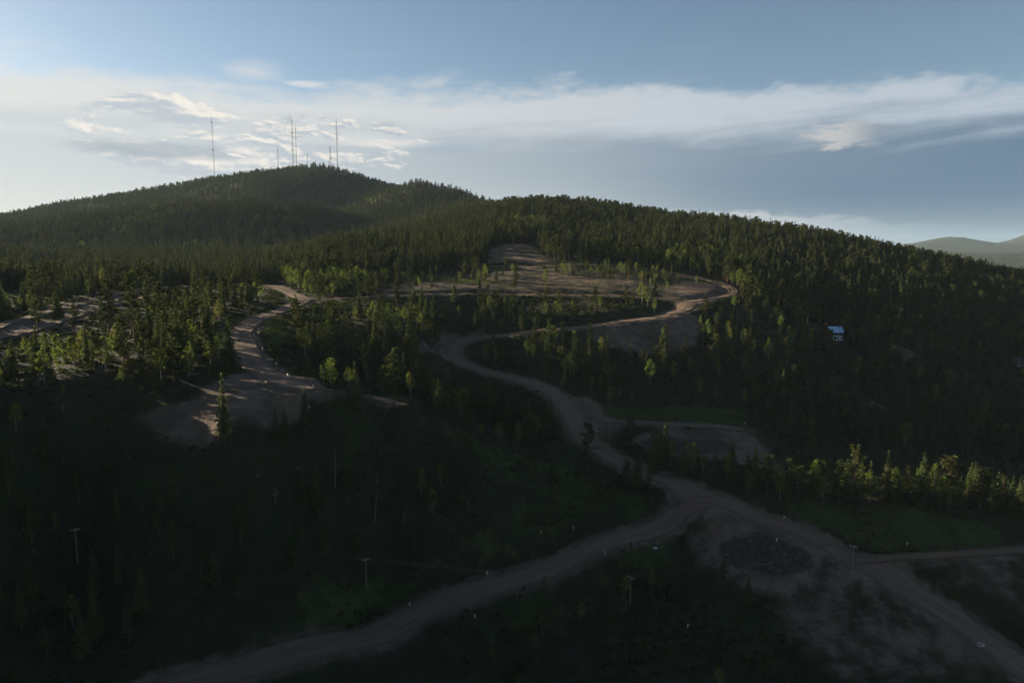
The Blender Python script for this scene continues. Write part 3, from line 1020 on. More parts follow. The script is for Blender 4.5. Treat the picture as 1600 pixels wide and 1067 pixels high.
def forest(y0, y1, step, mix, hmean, spread=0.86, gaps=0.0, xlim=None):
    x, y = jitter_grid(-y1 * spread, y1 * spread, y0, y1, step)
    s = np.abs(x) < y * spread + 20
    x, y = x[s], y[s]
    z = H(x, y)
    d = cover(x, y, 'dirt', 3)
    m_ = cover(x, y, 'meadow', 3)
    s = (d < 0.4) & (m_ < 0.45)
    near = signed_dist(NEAR_ZONE, x, y) < 0
    s &= near
    g = vnoise(x / 60, y / 60, 31) + 0.6 * vnoise(x / 25, y / 25, 32)
    s &= g > -1.25 + gaps + 0.3 * rng.random(len(x))
    for name, width, path, pz in road_paths:
        if path[:, 1].max() > 800:
            w = np.where(s)[0]
            for q in range(0, len(w), 4000):
                ww = w[q:q + 4000]
                d2 = (x[ww, None] - path[None, ::4, 0]) ** 2 + (y[ww, None] - path[None, ::4, 1]) ** 2
                k = d2.argmin(1)
                dd = np.sqrt(d2[np.arange(len(ww)), k])
                s[ww] &= ~((dd < 14) | ((dd < 48) & (y[ww] < path[::4, 1][k])))
    x, y, z = x[s], y[s], z[s]
    s = visible(x, y, z + 15)
    x, y = x[s], y[s]
    # aspens gather in groves
    gr = vnoise(x / 90, y / 90, 41) + 0.5 * vnoise(x / 35, y / 35, 42)
    p = np.clip((gr - 0.45) * 1.6, 0.02, 0.75)
    isa = rng.random(len(x)) < p
    place(x[isa], y[isa], (0, 0, 1), hmean, 0.22, 1.5)
    place(x[~isa], y[~isa], (mix[0], mix[1], 0), hmean, 0.28, 1.5)


NEAR_ZONE = gpoly([(-120, 1067), (-120, 530), (0, 488), (150, 448), (250, 440), (330, 437), (430, 437), (450, 446), (520, 436), (560, 446), (600, 440), (650, 428), (740, 420), (765, 392), (790, 382), (835, 384), (852, 404), (900, 412), (1000, 413), (1060, 424), (1130, 440), (1160, 456), (1160, 478), (1220, 482), (1500, 502), (1720, 520), (1720, 1067)])
forest(470, 1120, 5.0, (6, 3, 0), (14, 15, 10.5), gaps=0.12)
forest(1120, 1700, 8.0, (6, 3, 0), (15, 16, 11), gaps=0.16)
forest(1700, 2500, 11.5, (6, 3, 0), (17, 18, 12), gaps=0.3)
forest(2500, 5600, 24.0, (6, 3, 0), (17, 17, 12), gaps=0.2)
# trees put on the added, unseen sun-side hill to cast shade
x_, y_ = jitter_grid(-760, -90, 20, 620, 11.0)
s_ = (x_ < -0.80 * y_ - 6)
place(x_[s_], y_[s_], (5, 3, 1.5), (14, 14, 10))

ALL = np.vstack(PLACED)
# trees that stand out in the photograph, each where it grows: foot and tip on the line of sight give its height
NOTED = [
    (352, 704, 597, 1), (478, 688, 619, 1), (432, 698, 640, 1), (446, 700, 636, 1), (918, 736, 664, 0), (985, 690, 630, 1), (1038, 730, 649, 1),
    (985, 908, 845, 1), (850, 990, 896, 1), (1128, 926, 880, 0), (1030, 928, 884, 0), (974, 746, 724, 0), (1012, 768, 741, 0), (1021, 742, 667, 1), (1030, 742, 669, 1), (1068, 748, 690, 1),
    (1218, 786, 740, 2), (1245, 784, 728, 0), (1268, 784, 730, 1), (1310, 785, 722, 0), (1320, 784, 718, 1), (1343, 785, 721, 1), (1395, 788, 736, 1), (1402, 788, 733, 1), (1432, 792, 738, 1),
    (1440, 793, 742, 0), (1468, 795, 741, 1), (1498, 797, 742, 1), (1548, 803, 739, 0), (1578, 806, 752, 1), (1592, 808, 758, 1), (1552, 832, 806, 1), (1466, 905, 888, 0),
    (506, 600, 566, 2), (517, 606, 558, 2), (545, 604, 572, 2), (556, 648, 570, 1), (482, 588, 545, 1), (616, 640, 548, 0), (686, 648, 592, 1), (700, 655, 612, 1), (776, 634, 600, 1), (640, 605, 560, 0), (860, 672, 620, 1), (850, 668, 628, 0),
    (620, 478, 438, 0), (710, 478, 436, 1), (660, 478, 447, 1), (748, 480, 453, 1), (762, 482, 446, 0), (778, 484, 450, 1), (743, 522, 484, 1), (757, 520, 483, 0), (770, 512, 480, 0), (816, 524, 492, 0),
    (758, 442, 412, 2), (852, 444, 421, 2), (890, 424, 411, 2), (1003, 476, 442, 2), (1012, 478, 448, 2), (1024, 480, 443, 0), (930, 490, 450, 0), (922, 536, 505, 0), (880, 540, 505, 0), (858, 562, 508, 1), (1040, 540, 508, 0), (1035, 536, 512, 2),
    (1220, 600, 574, 0), (1231, 612, 577, 1), (952, 632, 604, 2), (1160, 545, 512, 1), (1172, 540, 512, 0), (1187, 522, 500, 1), (1120, 540, 508, 0), (1106, 530, 500, 2), (1125, 500, 478, 2), (1237, 540, 522, 2), (1256, 515, 506, 2), (1208, 560, 540, 1),
    (590, 470, 425, 0), (575, 470, 436, 0), (500, 472, 440, 0), (640, 447, 412, 0), (725, 436, 404, 0), (60, 520, 470, 0), (118, 530, 478, 0), (170, 520, 440, 0), (206, 520, 428, 0), (235, 500, 415, 0), (305, 470, 408, 1), (322, 475, 420, 0), (348, 465, 418, 1), (164, 520, 475, 0), (460, 520, 470, 0), (42, 562, 528, 2), (70, 560, 520, 2), (18, 575, 545, 2), (90, 500, 450, 1), (100, 622, 610, 2), (3, 610, 595, 2),
]
rows = []
for u, vb, vt, k in NOTED:
    x, y = ground(u, vb)
    _, _, c = project(x, y, float(H(x, y)))
    rows.append((x, y, k, max(4.0, (vb - vt) * c / FPX)))
NT = np.array(rows)
# drop scattered trees that would grow into a noted one
dmin = np.full(len(ALL), 1e9)
for r_ in NT:
    dmin = np.minimum(dmin, np.hypot(ALL[:, 0] - r_[0], ALL[:, 1] - r_[1]))
ALL = ALL[dmin > 2.6]
noted = np.r_[np.ones(len(NT), bool), np.zeros(len(ALL), bool)]
ALL = np.vstack([NT, ALL])
TX, TY, TK_, THt = ALL[:, 0], ALL[:, 1], ALL[:, 2].astype(int), ALL[:, 3]
TZ = H(TX, TY) - 0.15
pu, pv, pc = project(TX, TY, TZ)
tu, tv, _ = project(TX, TY, TZ + THt)
seen = (pc > 5) & (tu > -10) & (tu < 1610) & (tv < 1067) & (pv > 0) & visible(TX, TY, TZ + THt * 0.7)
size = THt * FPX / np.maximum(pc, 1)
ROT = rng.uniform(0, 6.283, len(TX))
VAR = rng.integers(0, 100, len(TX))

LANDMARKS = [
    ('the left bend of the dirt road', 378, 535), ('the bare dirt pad', 420, 625), ('the tall spire spruce below the pad', 352, 660), ('the fork of the left roads', 468, 468),
    ('the striped left ridge road', 110, 482), ('the white blue-roofed house', 1300, 522), ('the hairpin of the lower road', 702, 550), ('the sunlit bend of the road', 1075, 484),
    ('the small green meadow', 1050, 642), ('the side track below the meadow', 1080, 668), ('the main road junction', 1095, 788), ('the pole beside the junction road', 1331, 880),
    ('the pole below the junction', 985, 930), ('the pole by the lower road', 573, 910), ('the pole on the dark slope', 121, 855), ('the grassy clearing', 1400, 820), ('the east end of the clearing', 1570, 830),
    ('the dark brush pit', 1195, 870), ('the bare hillside patch', 805, 396), ('the upper loop road', 1050, 432), ('the end of the loop road', 1142, 458), ('the bright aspen grove', 485, 425),
    ('the lower gravel road', 700, 945), ('the curve above the junction', 885, 645), ('the green verge strip', 955, 695), ('the track beyond the house', 1412, 560), ('the plateau road', 780, 462),
    ('the end of the pad road', 640, 640), ('the bare slope under the bend', 1010, 525), ('the valley road', 250, 410), ('the dark stand inside the roads', 580, 545), ('the road end in the dark valley', 1380, 640),
    ('the dirt bank by the hairpin', 680, 530),     ('the far end of the left ridge road', 25, 498), ('the middle of the left stand', 170, 560), ('the near end of the left stand', 40, 590), ('the right end of the left stand', 330, 560),
    ('the middle of the sunlit tree row', 1340, 772), ('the east part of the sunlit tree row', 1465, 785), ('the start of the sunlit tree row', 1230, 768), ('the road bank past the junction', 1150, 760),
    ('the pale ring on the verge', 1531, 1009), ('the dark hillside edge', 60, 600),
]
LM = np.array([(a, b_) for _, a, b_ in LANDMARKS], float)
ORD = 'closest,second closest,third closest,fourth closest,fifth closest,sixth closest,seventh closest,eighth closest,ninth closest,tenth closest,eleventh closest,twelfth closest,thirteenth closest,fourteenth closest,fifteenth closest,sixteenth closest,seventeenth closest,eighteenth closest,nineteenth closest,twentieth closest'.split(',')
LOOK = {'pine': 'dark pine', 'spruce': 'pointed spruce', 'aspen': 'leafy aspen'}
solo = np.zeros(len(TX), bool)
label_of = {}
for k, kname in enumerate(SPECIES):
    idx = np.where(seen & (TK_ == k))[0]
    idx = idx[np.argsort(-(size[idx] + 1e4 * noted[idx]))][:300]
    solo[idx] = True
    bucket = {}
    for i in idx:
        dx, dy = pu[i] - LM[:, 0], pv[i] - LM[:, 1]
        dd = np.hypot(dx, dy)
        j = int(dd.argmin())
        side = ('right of' if dx[j] > 0 else 'left of') if abs(dx[j]) > abs(dy[j]) * 1.4 else ('behind' if dy[j] < 0 else 'in front of')
        bucket.setdefault((j, side), []).append((dd[j], i))
    for (j, side), lst in bucket.items():
        lst.sort()
        for q, (_, i) in enumerate(lst):
            w = ORD[q] if q < len(ORD) else None
            if w:
                label_of[i] = f'{LOOK[kname]} {w} {side} {LANDMARKS[j][0]}'
            else:
                label_of[i] = f'{LOOK[kname]} within the crowd {side} {LANDMARKS[j][0]}'
GROUP = {'pine': 'pines near the dirt roads', 'spruce': 'spruces near the dirt roads', 'aspen': 'aspens near the dirt roads'}
for i in np.where(solo)[0]:
    kname = SPECIES[TK_[i]]
    K = KIND[kname]
    q = int(VAR[i]) % len(K['v'])
    s = THt[i] / K['h']
    root = bpy.data.objects.new(kname + '_tree', None)
    COL.objects.link(root)
    root.location = (TX[i], TY[i], TZ[i])
    root.rotation_euler = (0, 0, ROT[i])
    root.scale = (s * (0.8 + 0.45 * ((VAR[i] * 7) % 10) / 10),) * 2 + (s,)
    root.empty_display_size = 0.5
    tag(root, label_of[i], kname + ' tree', GROUP[kname])
    link('trunk', K['trunk_me'][q], root)
    link('crown', K['crown_me'][q], root)


def scatter(name, x, y, z, scale, rot, var, meshes):
    """one object that instances its sources on its own points"""
    src = [bpy.data.objects.new(name + '_source', me) for me in meshes]
    wide = np.clip(rng.normal(1.0, 0.2, len(x)), 0.65, 1.6)
    me = bpy.data.meshes.new(name)
    me.vertices.add(len(x))
    me.vertices.foreach_set('co', np.stack([x, y, z], -1).astype(np.float32).ravel())
    for nm, arr, ty in (('sc', np.stack([scale * wide, scale * wide, scale], -1), 'FLOAT_VECTOR'), ('rz', rot, 'FLOAT'), ('var', var % len(meshes), 'INT')):
        a = me.attributes.new(nm, ty, 'POINT')
        a.data.foreach_set('vector' if ty == 'FLOAT_VECTOR' else 'value', np.asarray(arr, np.int32 if ty == 'INT' else np.float32).ravel())
    o = link(name, me)
    ng = bpy.data.node_groups.new(name, 'GeometryNodeTree')
    ng.interface.new_socket('Geometry', in_out='INPUT', socket_type='NodeSocketGeometry')
    ng.interface.new_socket('Geometry', in_out='OUTPUT', socket_type='NodeSocketGeometry')
    N, L = ng.nodes, ng.links
    gi, go = N.new('NodeGroupInput'), N.new('NodeGroupOutput')
    jn = N.new('GeometryNodeJoinGeometry')
    def attr(nm, ty):
        a = N.new('GeometryNodeInputNamedAttribute')
        a.data_type = ty
        a.inputs['Name'].default_value = nm
        return a.outputs['Attribute']
    asc, arz, av = attr('sc', 'FLOAT_VECTOR'), attr('rz', 'FLOAT'), attr('var', 'INT')
    rot_v = N.new('ShaderNodeCombineXYZ')
    L.new(arz, rot_v.inputs[2])
    for k, s in enumerate(src):
        inf = N.new('GeometryNodeObjectInfo')
        inf.inputs['Object'].default_value = s
        inf.inputs['As Instance'].default_value = True
        cmp_ = N.new('FunctionNodeCompare')
        cmp_.data_type = 'INT'
        cmp_.operation = 'EQUAL'
        L.new(av, cmp_.inputs[2])
        cmp_.inputs[3].default_value = k
        ip = N.new('GeometryNodeInstanceOnPoints')
        L.new(gi.outputs[0], ip.inputs['Points'])
        L.new(cmp_.outputs[0], ip.inputs['Selection'])
        L.new(inf.outputs['Geometry'], ip.inputs['Instance'])
        L.new(rot_v.outputs[0], ip.inputs['Rotation'])
        L.new(asc, ip.inputs['Scale'])
        L.new(ip.outputs[0], jn.inputs[0])
    L.new(jn.outputs[0], go.inputs[0])
    md = o.modifiers.new('scatter', 'NODES')
    md.node_group = ng
    return o


for k, kname in enumerate(SPECIES):
    i = np.where((TK_ == k) & ~solo)[0]
    K = KIND[kname]
    o = scatter(kname + '_forest', TX[i], TY[i], TZ[i], THt[i] / K['h'], ROT[i], VAR[i], K['whole_me'])
    tag(o, kind='stuff')
print('TREES', len(TX), 'solo', int(solo.sum()))

# undergrowth on the near slopes
ux, uy = jitter_grid(-330, 420, 120, 520, 2.4)
s_ = (np.abs(ux) < uy * 0.85) & (road_d(ux, uy) > 2.0) & (cover(ux, uy, 'dirt', 3) < 0.3)
s_ &= (vnoise(ux / 16, uy / 16, 51) + 0.6 * vnoise(ux / 6, uy / 6, 52) > rng.uniform(-0.9, 0.6, len(ux)) + 0.8 * cover(ux, uy, 'meadow', 3))
ux, uy = ux[s_], uy[s_]
o = scatter('undergrowth', ux, uy, H(ux, uy) - 0.1, rng.uniform(0.5, 1.5, len(ux)) ** 1.3, rng.uniform(0, 6.28, len(ux)), rng.integers(0, 90, len(ux)),
            [mesh_np('shrub', *shrub(400 + i), M_SHRUB) for i in range(4)])
tag(o, kind='stuff')


def tuft(seed):
    g = np.random.default_rng(seed)
    n = 26
    c = np.stack([g.normal(0, 0.35, n), g.normal(0, 0.35, n), np.zeros(n)], -1)
    d = np.stack([g.normal(0, 0.35, n), g.normal(0, 0.35, n), np.ones(n)], -1)
    h = g.uniform(0.25, 0.75, (n, 1))
    w = np.stack([g.normal(0, 1, n), g.normal(0, 1, n), np.zeros(n)], -1)
    w /= np.linalg.norm(w, axis=1)[:, None]
    v = np.stack([c - w * 0.05, c + w * 0.05, c + d * h + w * 0.015, c + d * h - w * 0.015], 1)
    return v.reshape(-1, 3), np.arange(n * 4).reshape(n, 4)


M_GRASS = foliage_mat('meadow_grass', (0.050, 0.082, 0.022), (0.080, 0.100, 0.032), (0.125, 0.115, 0.050), 0.35)
gx_, gy_ = jitter_grid(-200, 260, 160, 640, 1.15)
s_ = (np.abs(gx_) < gy_ * 0.8) & (cover(gx_, gy_, 'meadow', 5) > rng.uniform(0.15, 0.9, len(gx_))) & (road_d(gx_, gy_) > 0.6)
s_ &= vnoise(gx_ / 7, gy_ / 7, 81) + 0.5 * vnoise(gx_ / 3, gy_ / 3, 82) > rng.uniform(-1.1, 0.5, len(gx_))
gx_, gy_ = gx_[s_], gy_[s_]
o = scatter('grass', gx_, gy_, H(gx_, gy_) - 0.05, rng.uniform(0.6, 1.5, len(gx_)), rng.uniform(0, 6.28, len(gx_)), rng.integers(0, 90, len(gx_)), [mesh_np('tuft', *tuft(500 + i), M_GRASS) for i in range(3)])
tag(o, kind='stuff')
#==OBJECTS==
# ------------------------------------------------------------------ built things
M_STEEL = mat('mast_steel', (0.045, 0.045, 0.05), 0.7, 0.2)
M_RED = mat('mast_red', (0.10, 0.03, 0.025), 0.7)
M_POLE = noisy('pole_wood', (0.24, 0.19, 0.135), (0.17, 0.13, 0.095), 2.0, 0.9)
M_ARM = noisy('crossarm_wood', (0.36, 0.34, 0.31), (0.28, 0.265, 0.24), 3.0, 0.8)
M_PORC = mat('insulator_glaze', (0.45, 0.44, 0.42), 0.3, 0.5)
M_WIRE = mat('wire_alloy', (0.18, 0.18, 0.18), 0.5, 0.4, 0.3)
M_WHITE = noisy('white_siding', (0.78, 0.78, 0.76), (0.66, 0.67, 0.66), 1.2, 0.7)
M_BROWN = noisy('brown_siding_eave_shade', (0.075, 0.055, 0.045), (0.11, 0.08, 0.06), 2.0, 0.8)
M_BLUE = mat('blue_metal_roofing', (0.36, 0.54, 0.80), 0.3, 0.5)
M_TRIM = mat('trim_paint', (0.55, 0.52, 0.46), 0.6)
M_GLASS = mat('window_glass', (0.02, 0.025, 0.03), 0.08, 0.6)
M_LATH = noisy('lath_wood', (0.72, 0.66, 0.54), (0.58, 0.52, 0.42), 8.0, 0.8)
M_FLAG = mat('flagging_tape', (0.80, 0.30, 0.12), 0.5)
M_FLAGW = mat('white_flagging', (0.6, 0.58, 0.55), 0.5)
M_ROCK = noisy('granite', (0.07, 0.06, 0.052), (0.12, 0.105, 0.092), 1.5, 0.9)
M_PLASTIC = mat('pale_plastic', (0.45, 0.45, 0.49), 0.45, 0.4)
M_CONC = noisy('concrete', (0.30, 0.29, 0.27), (0.22, 0.21, 0.20), 0.8, 0.9)


class Build:
    """gathers boxes and bars into one mesh"""
    def __init__(self):
        self.p = []

    def box(self, c, s, rot=None):
        c, s = np.array(c, float), np.array(s, float) / 2
        v = np.array([(x, y, z) for x in (-1, 1) for y in (-1, 1) for z in (-1, 1)], float) * s
        if rot is not None:
            v = v @ np.array(Euler(rot).to_matrix()).T
        f = np.array([(0, 1, 3, 2), (4, 6, 7, 5), (0, 4, 5, 1), (2, 3, 7, 6), (0, 2, 6, 4), (1, 5, 7, 3)])
        self.p.append((v + c, f))
        return self

    def bar(self, a, b_, r, sides=4, r2=None):
        a, b_ = np.array(a, float), np.array(b_, float)
        v, f = tube([a, b_], [r, r if r2 is None else r2], sides)
        caps = [tuple(range(sides))[::-1], tuple(range(sides, 2 * sides))]
        if sides == 4:
            f = np.vstack([f, np.array(caps)])
        self.p.append((v, f))
        return self

    def quad(self, pts):
        self.p.append((np.array(pts, float), np.array([[0, 1, 2, 3]])))
        return self

    def obj(self, name, m, parent=None, **kw):
        v, f = join(self.p)
        return link(name, mesh_np(name, v, f, m), parent, **kw)


def thing(name, label, cat, loc, rz=0.0, group=None):
    o = bpy.data.objects.new(name, None)
    COL.objects.link(o)
    o.location = loc
    o.rotation_euler = (0, 0, rz)
    return tag(o, label, cat, group)


def at(u, v, sink=0.1, **kw):
    x, y = ground(u, v, **kw)
    return x, y, float(H(x, y)) - sink


# ---- transmitter masts on the far summit
def mast(u, vt, c, label, w=1.7, ring=None, thick=1.0, guys=True):
    x, y, _ = survey(u, 265, c)
    z0 = float(H(x, y))
    _, _, cc = project(x, y, z0)
    q = (533.5 - vt) / FPX
    top = CAM_Z + (-SP + CP * q) / (CP + SP * q) * y
    h = top - z0
    r = thing('radio_mast', label, 'radio mast', (x, y, z0 - 1), 0.4, 'radio masts on the far summit')
    hl = h * 0.86
    lat = Build()
    n = max(4, int(hl / 9))
    cor = [(w * math.cos(k * 2.0944), w * math.sin(k * 2.0944)) for k in range(3)]
    for k in range(3):
        lat.bar((*cor[k], 0), (*cor[k], hl), 0.28 * thick)
    for i in range(n):
        za, zb = hl * i / n, hl * (i + 1) / n
        for k in range(3):
            a, d = cor[k], cor[(k + 1) % 3]
            lat.bar((*a, za), (*d, zb), 0.13 * thick)
    lat.obj('lattice', M_STEEL, r)
    Build().bar((0, 0, hl - 2), (0, 0, h), 0.45 * thick, 4, 0.16).obj('antenna', M_RED, r)
    Build().box((0, 0, 0.6), (w * 2.6, w * 2.6, 1.6)).obj('footing', M_CONC, r)
    if ring:
        rg = Build()
        for zf in ring:
            for k in range(6):
                a0, a1 = k * 1.0472, (k + 1) * 1.0472
                rr = w + 1.3
                rg.bar((rr * math.cos(a0), rr * math.sin(a0), h * zf), (rr * math.cos(a1), rr * math.sin(a1), h * zf), 0.8)
        rg.obj('platform', M_STEEL, r)
    if guys:
        for k in range(3):
            a = k * 2.0944 + 0.3
            for zf, d in ((0.45, 0.3), (0.83, 0.5)):
                gx, gy = math.cos(a) * h * d, math.sin(a) * h * d
                ca, sa = math.cos(0.4), math.sin(0.4)
                gz = float(H(x + gx * ca - gy * sa, y + gx * sa + gy * ca)) - z0
                Build().bar((math.cos(a) * w, math.sin(a) * w, hl * zf), (gx, gy, gz), 0.05, 3).obj('guy_wire', M_STEEL, r)


mast(334.5, 174, 2190, 'tall radio mast standing alone on the left shoulder of the far hill', ring=[0.47, 0.85])
mast(434.8, 227, 2240, 'medium slim radio mast left of the close pair on the far hill', w=1.3)
mast(458.5, 175, 2240, 'tallest radio mast of the close pair, thicker with a round platform', ring=[0.38, 0.66], w=1.9, thick=1.2)
mast(463.8, 189, 2265, 'slimmer radio mast just right of the tallest one', w=1.4)
mast(480.6, 234, 2250, 'thin short radio mast near the hilltop, between the tall pair and summit', w=1.0, thick=.8)
mast(493.4, 247, 2250, 'very short whip mast at the top of the summit trees', w=.8, thick=.8, guys=False)
mast(516.6, 227, 2255, 'sturdy mid-height tower with a broad head right of the summit', w=2.1, thick=1.3, ring=[0.93, 0.5], guys=False)
mast(514.2, 248, 2270, 'short thin mast close against the left of the sturdy tower', w=.8, thick=.8, guys=False)
mast(520.3, 251, 2240, 'shortest thin mast close against the right of the sturdy tower', w=.8, thick=.8, guys=False)
mast(527.6, 176, 2245, 'tall slim radio mast at the right end of the summit', ring=[0.6])

# ---- flat-roofed hut on the far ridge
x, y, _ = survey(537, 272, 2215)
z = float(H(x, y))
r = thing('lookout_hut', 'flat-roofed lookout hut on the far ridge right of the masts', 'hut', (x, y, z), 0.1)
b_ = Build()
for sx in (-6, 6):
    for sy in (-4, 4):
        b_.box((sx, sy, 4), (0.8, 0.8, 10))
b_.obj('stilts', M_BROWN, r)
Build().box((0, 0, 11), (13, 9, 4)).obj('wall', M_BROWN, r)
Build().box((0, -4.56, 11.3), (10.5, 0.12, 1.5)).obj('window', M_GLASS, r)
Build().box((0, 0, 13.5), (19, 13, 1.0)).obj('roof', M_CONC, r)

# ---- utility poles and the wires between them
POLES = [
    (121.5, 879, 826, 'leaning-left utility pole standing alone on the dark lower left slope', 0.5),
    (573, 928, 879, 'utility pole with crossarm on the grass above the lower gravel road', 0.35),
    (984.5, 947, 901, 'utility pole with pale crossarm below the road junction, in dark grass', -0.75),
    (1331.5, 895, 854, 'sunlit utility pole with crossarm at the edge of the right-hand road', -0.85),
]
tops = []
for u, vb, vt, lab, rz in POLES:
    x, y, z = at(u, vb, 0.3)
    _, _, c = project(x, y, z)
    h = (vb - vt) * c / FPX * 1.06
    r = thing('utility_pole', lab, 'utility pole', (x, y, z), rz, 'utility poles along the roads')
    Build().bar((0, 0, 0), (0, 0, h), 0.21, 8, 0.15).obj('pole', M_POLE, r)
    Build().box((0, -0.2, h - 0.55), (2.7, 0.16, 0.2)).obj('crossarm', M_ARM, r)
    bb = Build()
    for sx in (-1, 1):
        bb.bar((sx * 0.85, -0.22, h - 0.62), (0, -0.2, h - 1.35), 0.035)
    bb.obj('brace', M_WIRE, r)
    for sx in (-1.2, 0.45, 1.2):
        i_ = Build().bar((sx, -0.2, h - 0.45), (sx, -0.2, h - 0.22), 0.06, 6, 0.1)
        i_.bar((sx, -0.2, h - 0.22), (sx, -0.2, h - 0.1), 0.1, 6, 0.05)
        i_.obj('insulator', M_PORC, r)
    Build().bar((0.28, 0.0, h - 2.2), (0.28, 0.0, h - 1.4), 0.16, 8).obj('transformer', M_STEEL, r)
    tops.append((x, y, z + h - 0.1, rz))
for k in range(3):
    a, d = tops[k], tops[k + 1]
    o0 = np.array(a[:3])
    r = thing('power_line', ('pair of thin wires from the left-slope pole to the pole by the lower road', 'pair of thin wires from the lower road pole to the one below the junction', 'pair of thin wires from the pole below the junction to the sunlit pole')[k], 'power line', tuple(o0))
    for sx in (-1.2, 1.2):
        p0 = np.array([a[0] + sx * math.cos(a[3]), a[1] + sx * math.sin(a[3]), a[2]]) - o0
        p1 = np.array([d[0] + sx * math.cos(d[3]), d[1] + sx * math.sin(d[3]), d[2]]) - o0
        tt = np.linspace(0, 1, 21)[:, None]
        path = p0 + (p1 - p0) * tt
        path[:, 2] -= (4 * tt * (1 - tt) * 1.6)[:, 0]
        v, f = tube(path, [0.022] * 21, 3)
        link('wire', mesh_np('wire', v, f, M_WIRE), r)

# ---- white house with the blue metal roof
x, y, z = at(1302, 529, 0.5)
r = thing('white_house', 'small white house with blue metal roof among dark trees', 'house', (x, y, z), -0.10)
W_, D_, H1, H2 = 9.6, 8.4, 3.1, 2.3
lower = Build().box((0, 0, H1 / 2), (W_, D_, H1)).obj('lower_wall', M_WHITE, r)
up = Build().box((0, 0, H1 + H2 / 2), (W_ - 0.06, D_ - 0.06, H2))
for sx in (-1, 1):
    xs = sx * (W_ / 2 - 0.03)
    up.quad([(xs, -D_ / 2 + .03, H1 + H2), (xs, D_ / 2 - .03, H1 + H2), (xs, 0.05, H1 + H2 + 3.2), (xs, -0.05, H1 + H2 + 3.2)])
up.obj('upper_wall', M_BROWN, r)  # shadow under the eave painted in as a dark upper floor
zr, ze, ov = H1 + H2 + 3.7, H1 + H2 - 0.15, 0.75
roof = Build()
for sy in (-1, 1):
    e0, e1 = sy * (D_ / 2 + ov), 0.0
    xa, xb = -W_ / 2 - 0.6, W_ / 2 + 0.6
    roof.quad([(xa, e0, ze), (xb, e0, ze), (xb, e1, zr), (xa, e1, zr)])
    roof.quad([(xa, e0, ze - 0.16), (xb, e0, ze - 0.16), (xb, e1, zr - 0.16), (xa, e1, zr - 0.16)])
    roof.quad([(xa, e0, ze - 0.16), (xb, e0, ze - 0.16), (xb, e0, ze), (xa, e0, ze)])
ro = roof.obj('roof', M_BLUE, r)
rs = Build()
sl = math.atan2(zr - ze, D_ / 2 + ov)
for k in range(19):
    xx = -W_ / 2 - 0.5 + k * (W_ + 1.0) / 18
    for sy in (-1, 1):
        rs.bar((xx, sy * (D_ / 2 + ov), ze + 0.03), (xx, 0, zr + 0.03), 0.035)
rs.obj('roof_seam', M_BLUE, ro)
Build().box((3.2, -1.2, zr - 0.2), (0.8, 0.8, 1.7)).obj('chimney', M_CONC, ro)
for xx, ww in ((-3.6, 0.9), (-2.2, 0.9), (1.5, 1.1), (4.0, 0.7)):
    f_ = Build().box((xx, -D_ / 2 - 0.03, 1.75), (ww + 0.24, 0.1, 1.64)).obj('window', M_TRIM, r)
    Build().box((xx, -D_ / 2 - 0.07, 1.75), (ww, 0.06, 1.4)).obj('pane', M_GLASS, f_)
dr = Build().box((-0.3, -D_ / 2 - 0.04, 1.15), (1.7, 0.1, 2.2)).obj('door', M_GLASS, r)
for xx in (-3.0, 0.0, 3.0):
    f_ = Build().box((xx, -D_ / 2 - 0.0, H1 + 1.25), (1.3, 0.12, 1.1)).obj('window', M_BROWN, r)
    Build().box((xx, -D_ / 2 - 0.05, H1 + 1.25), (1.1, 0.06, 0.9)).obj('pane', M_GLASS, f_)
Build().box((0.5, -D_ / 2 - 1.3, -0.05), (W_ - 1, 2.5, 0.25)).obj('deck', M_TRIM, r)
rl = Build()
for k in range(8):
    rl.box((-3.7 + k * 1.2, -D_ / 2 - 2.5, 0.55), (0.1, 0.1, 1.0))
rl.box((0.5, -D_ / 2 - 2.5, 1.1), (W_ - 1, 0.12, 0.12))
rl.obj('railing', M_TRIM, r)

# ---- dark cabin at the right edge
x, y, z = at(1588, 570, 0.5)
r = thing('cabin', 'dark timber cabin half hidden in trees at the right edge', 'cabin', (x, y, z), 0.35)
Build().box((0, 0, 1.8), (11, 7, 3.6)).obj('wall', M_BROWN, r)
rf = Build()
for sy in (-1, 1):
    rf.quad([(-6, sy * 4.1, 3.5), (6, sy * 4.1, 3.5), (6, 0, 6.0), (-6, 0, 6.0)])
    rf.quad([(-6, sy * 4.1, 3.35), (6, sy * 4.1, 3.35), (6, 0, 5.85), (-6, 0, 5.85)])
rf.obj('roof', M_STEEL, r)
for xx in (-3, 0, 3):
    f_ = Build().box((xx, -3.52, 1.9), (1.5, 0.1, 1.3)).obj('window', M_TRIM, r)
    Build().box((xx, -3.57, 1.9), (1.25, 0.06, 1.05)).obj('pane', M_GLASS, f_)
Build().box((0, -4.6, 0.15), (11, 2.2, 0.3)).obj('deck', M_TRIM, r)

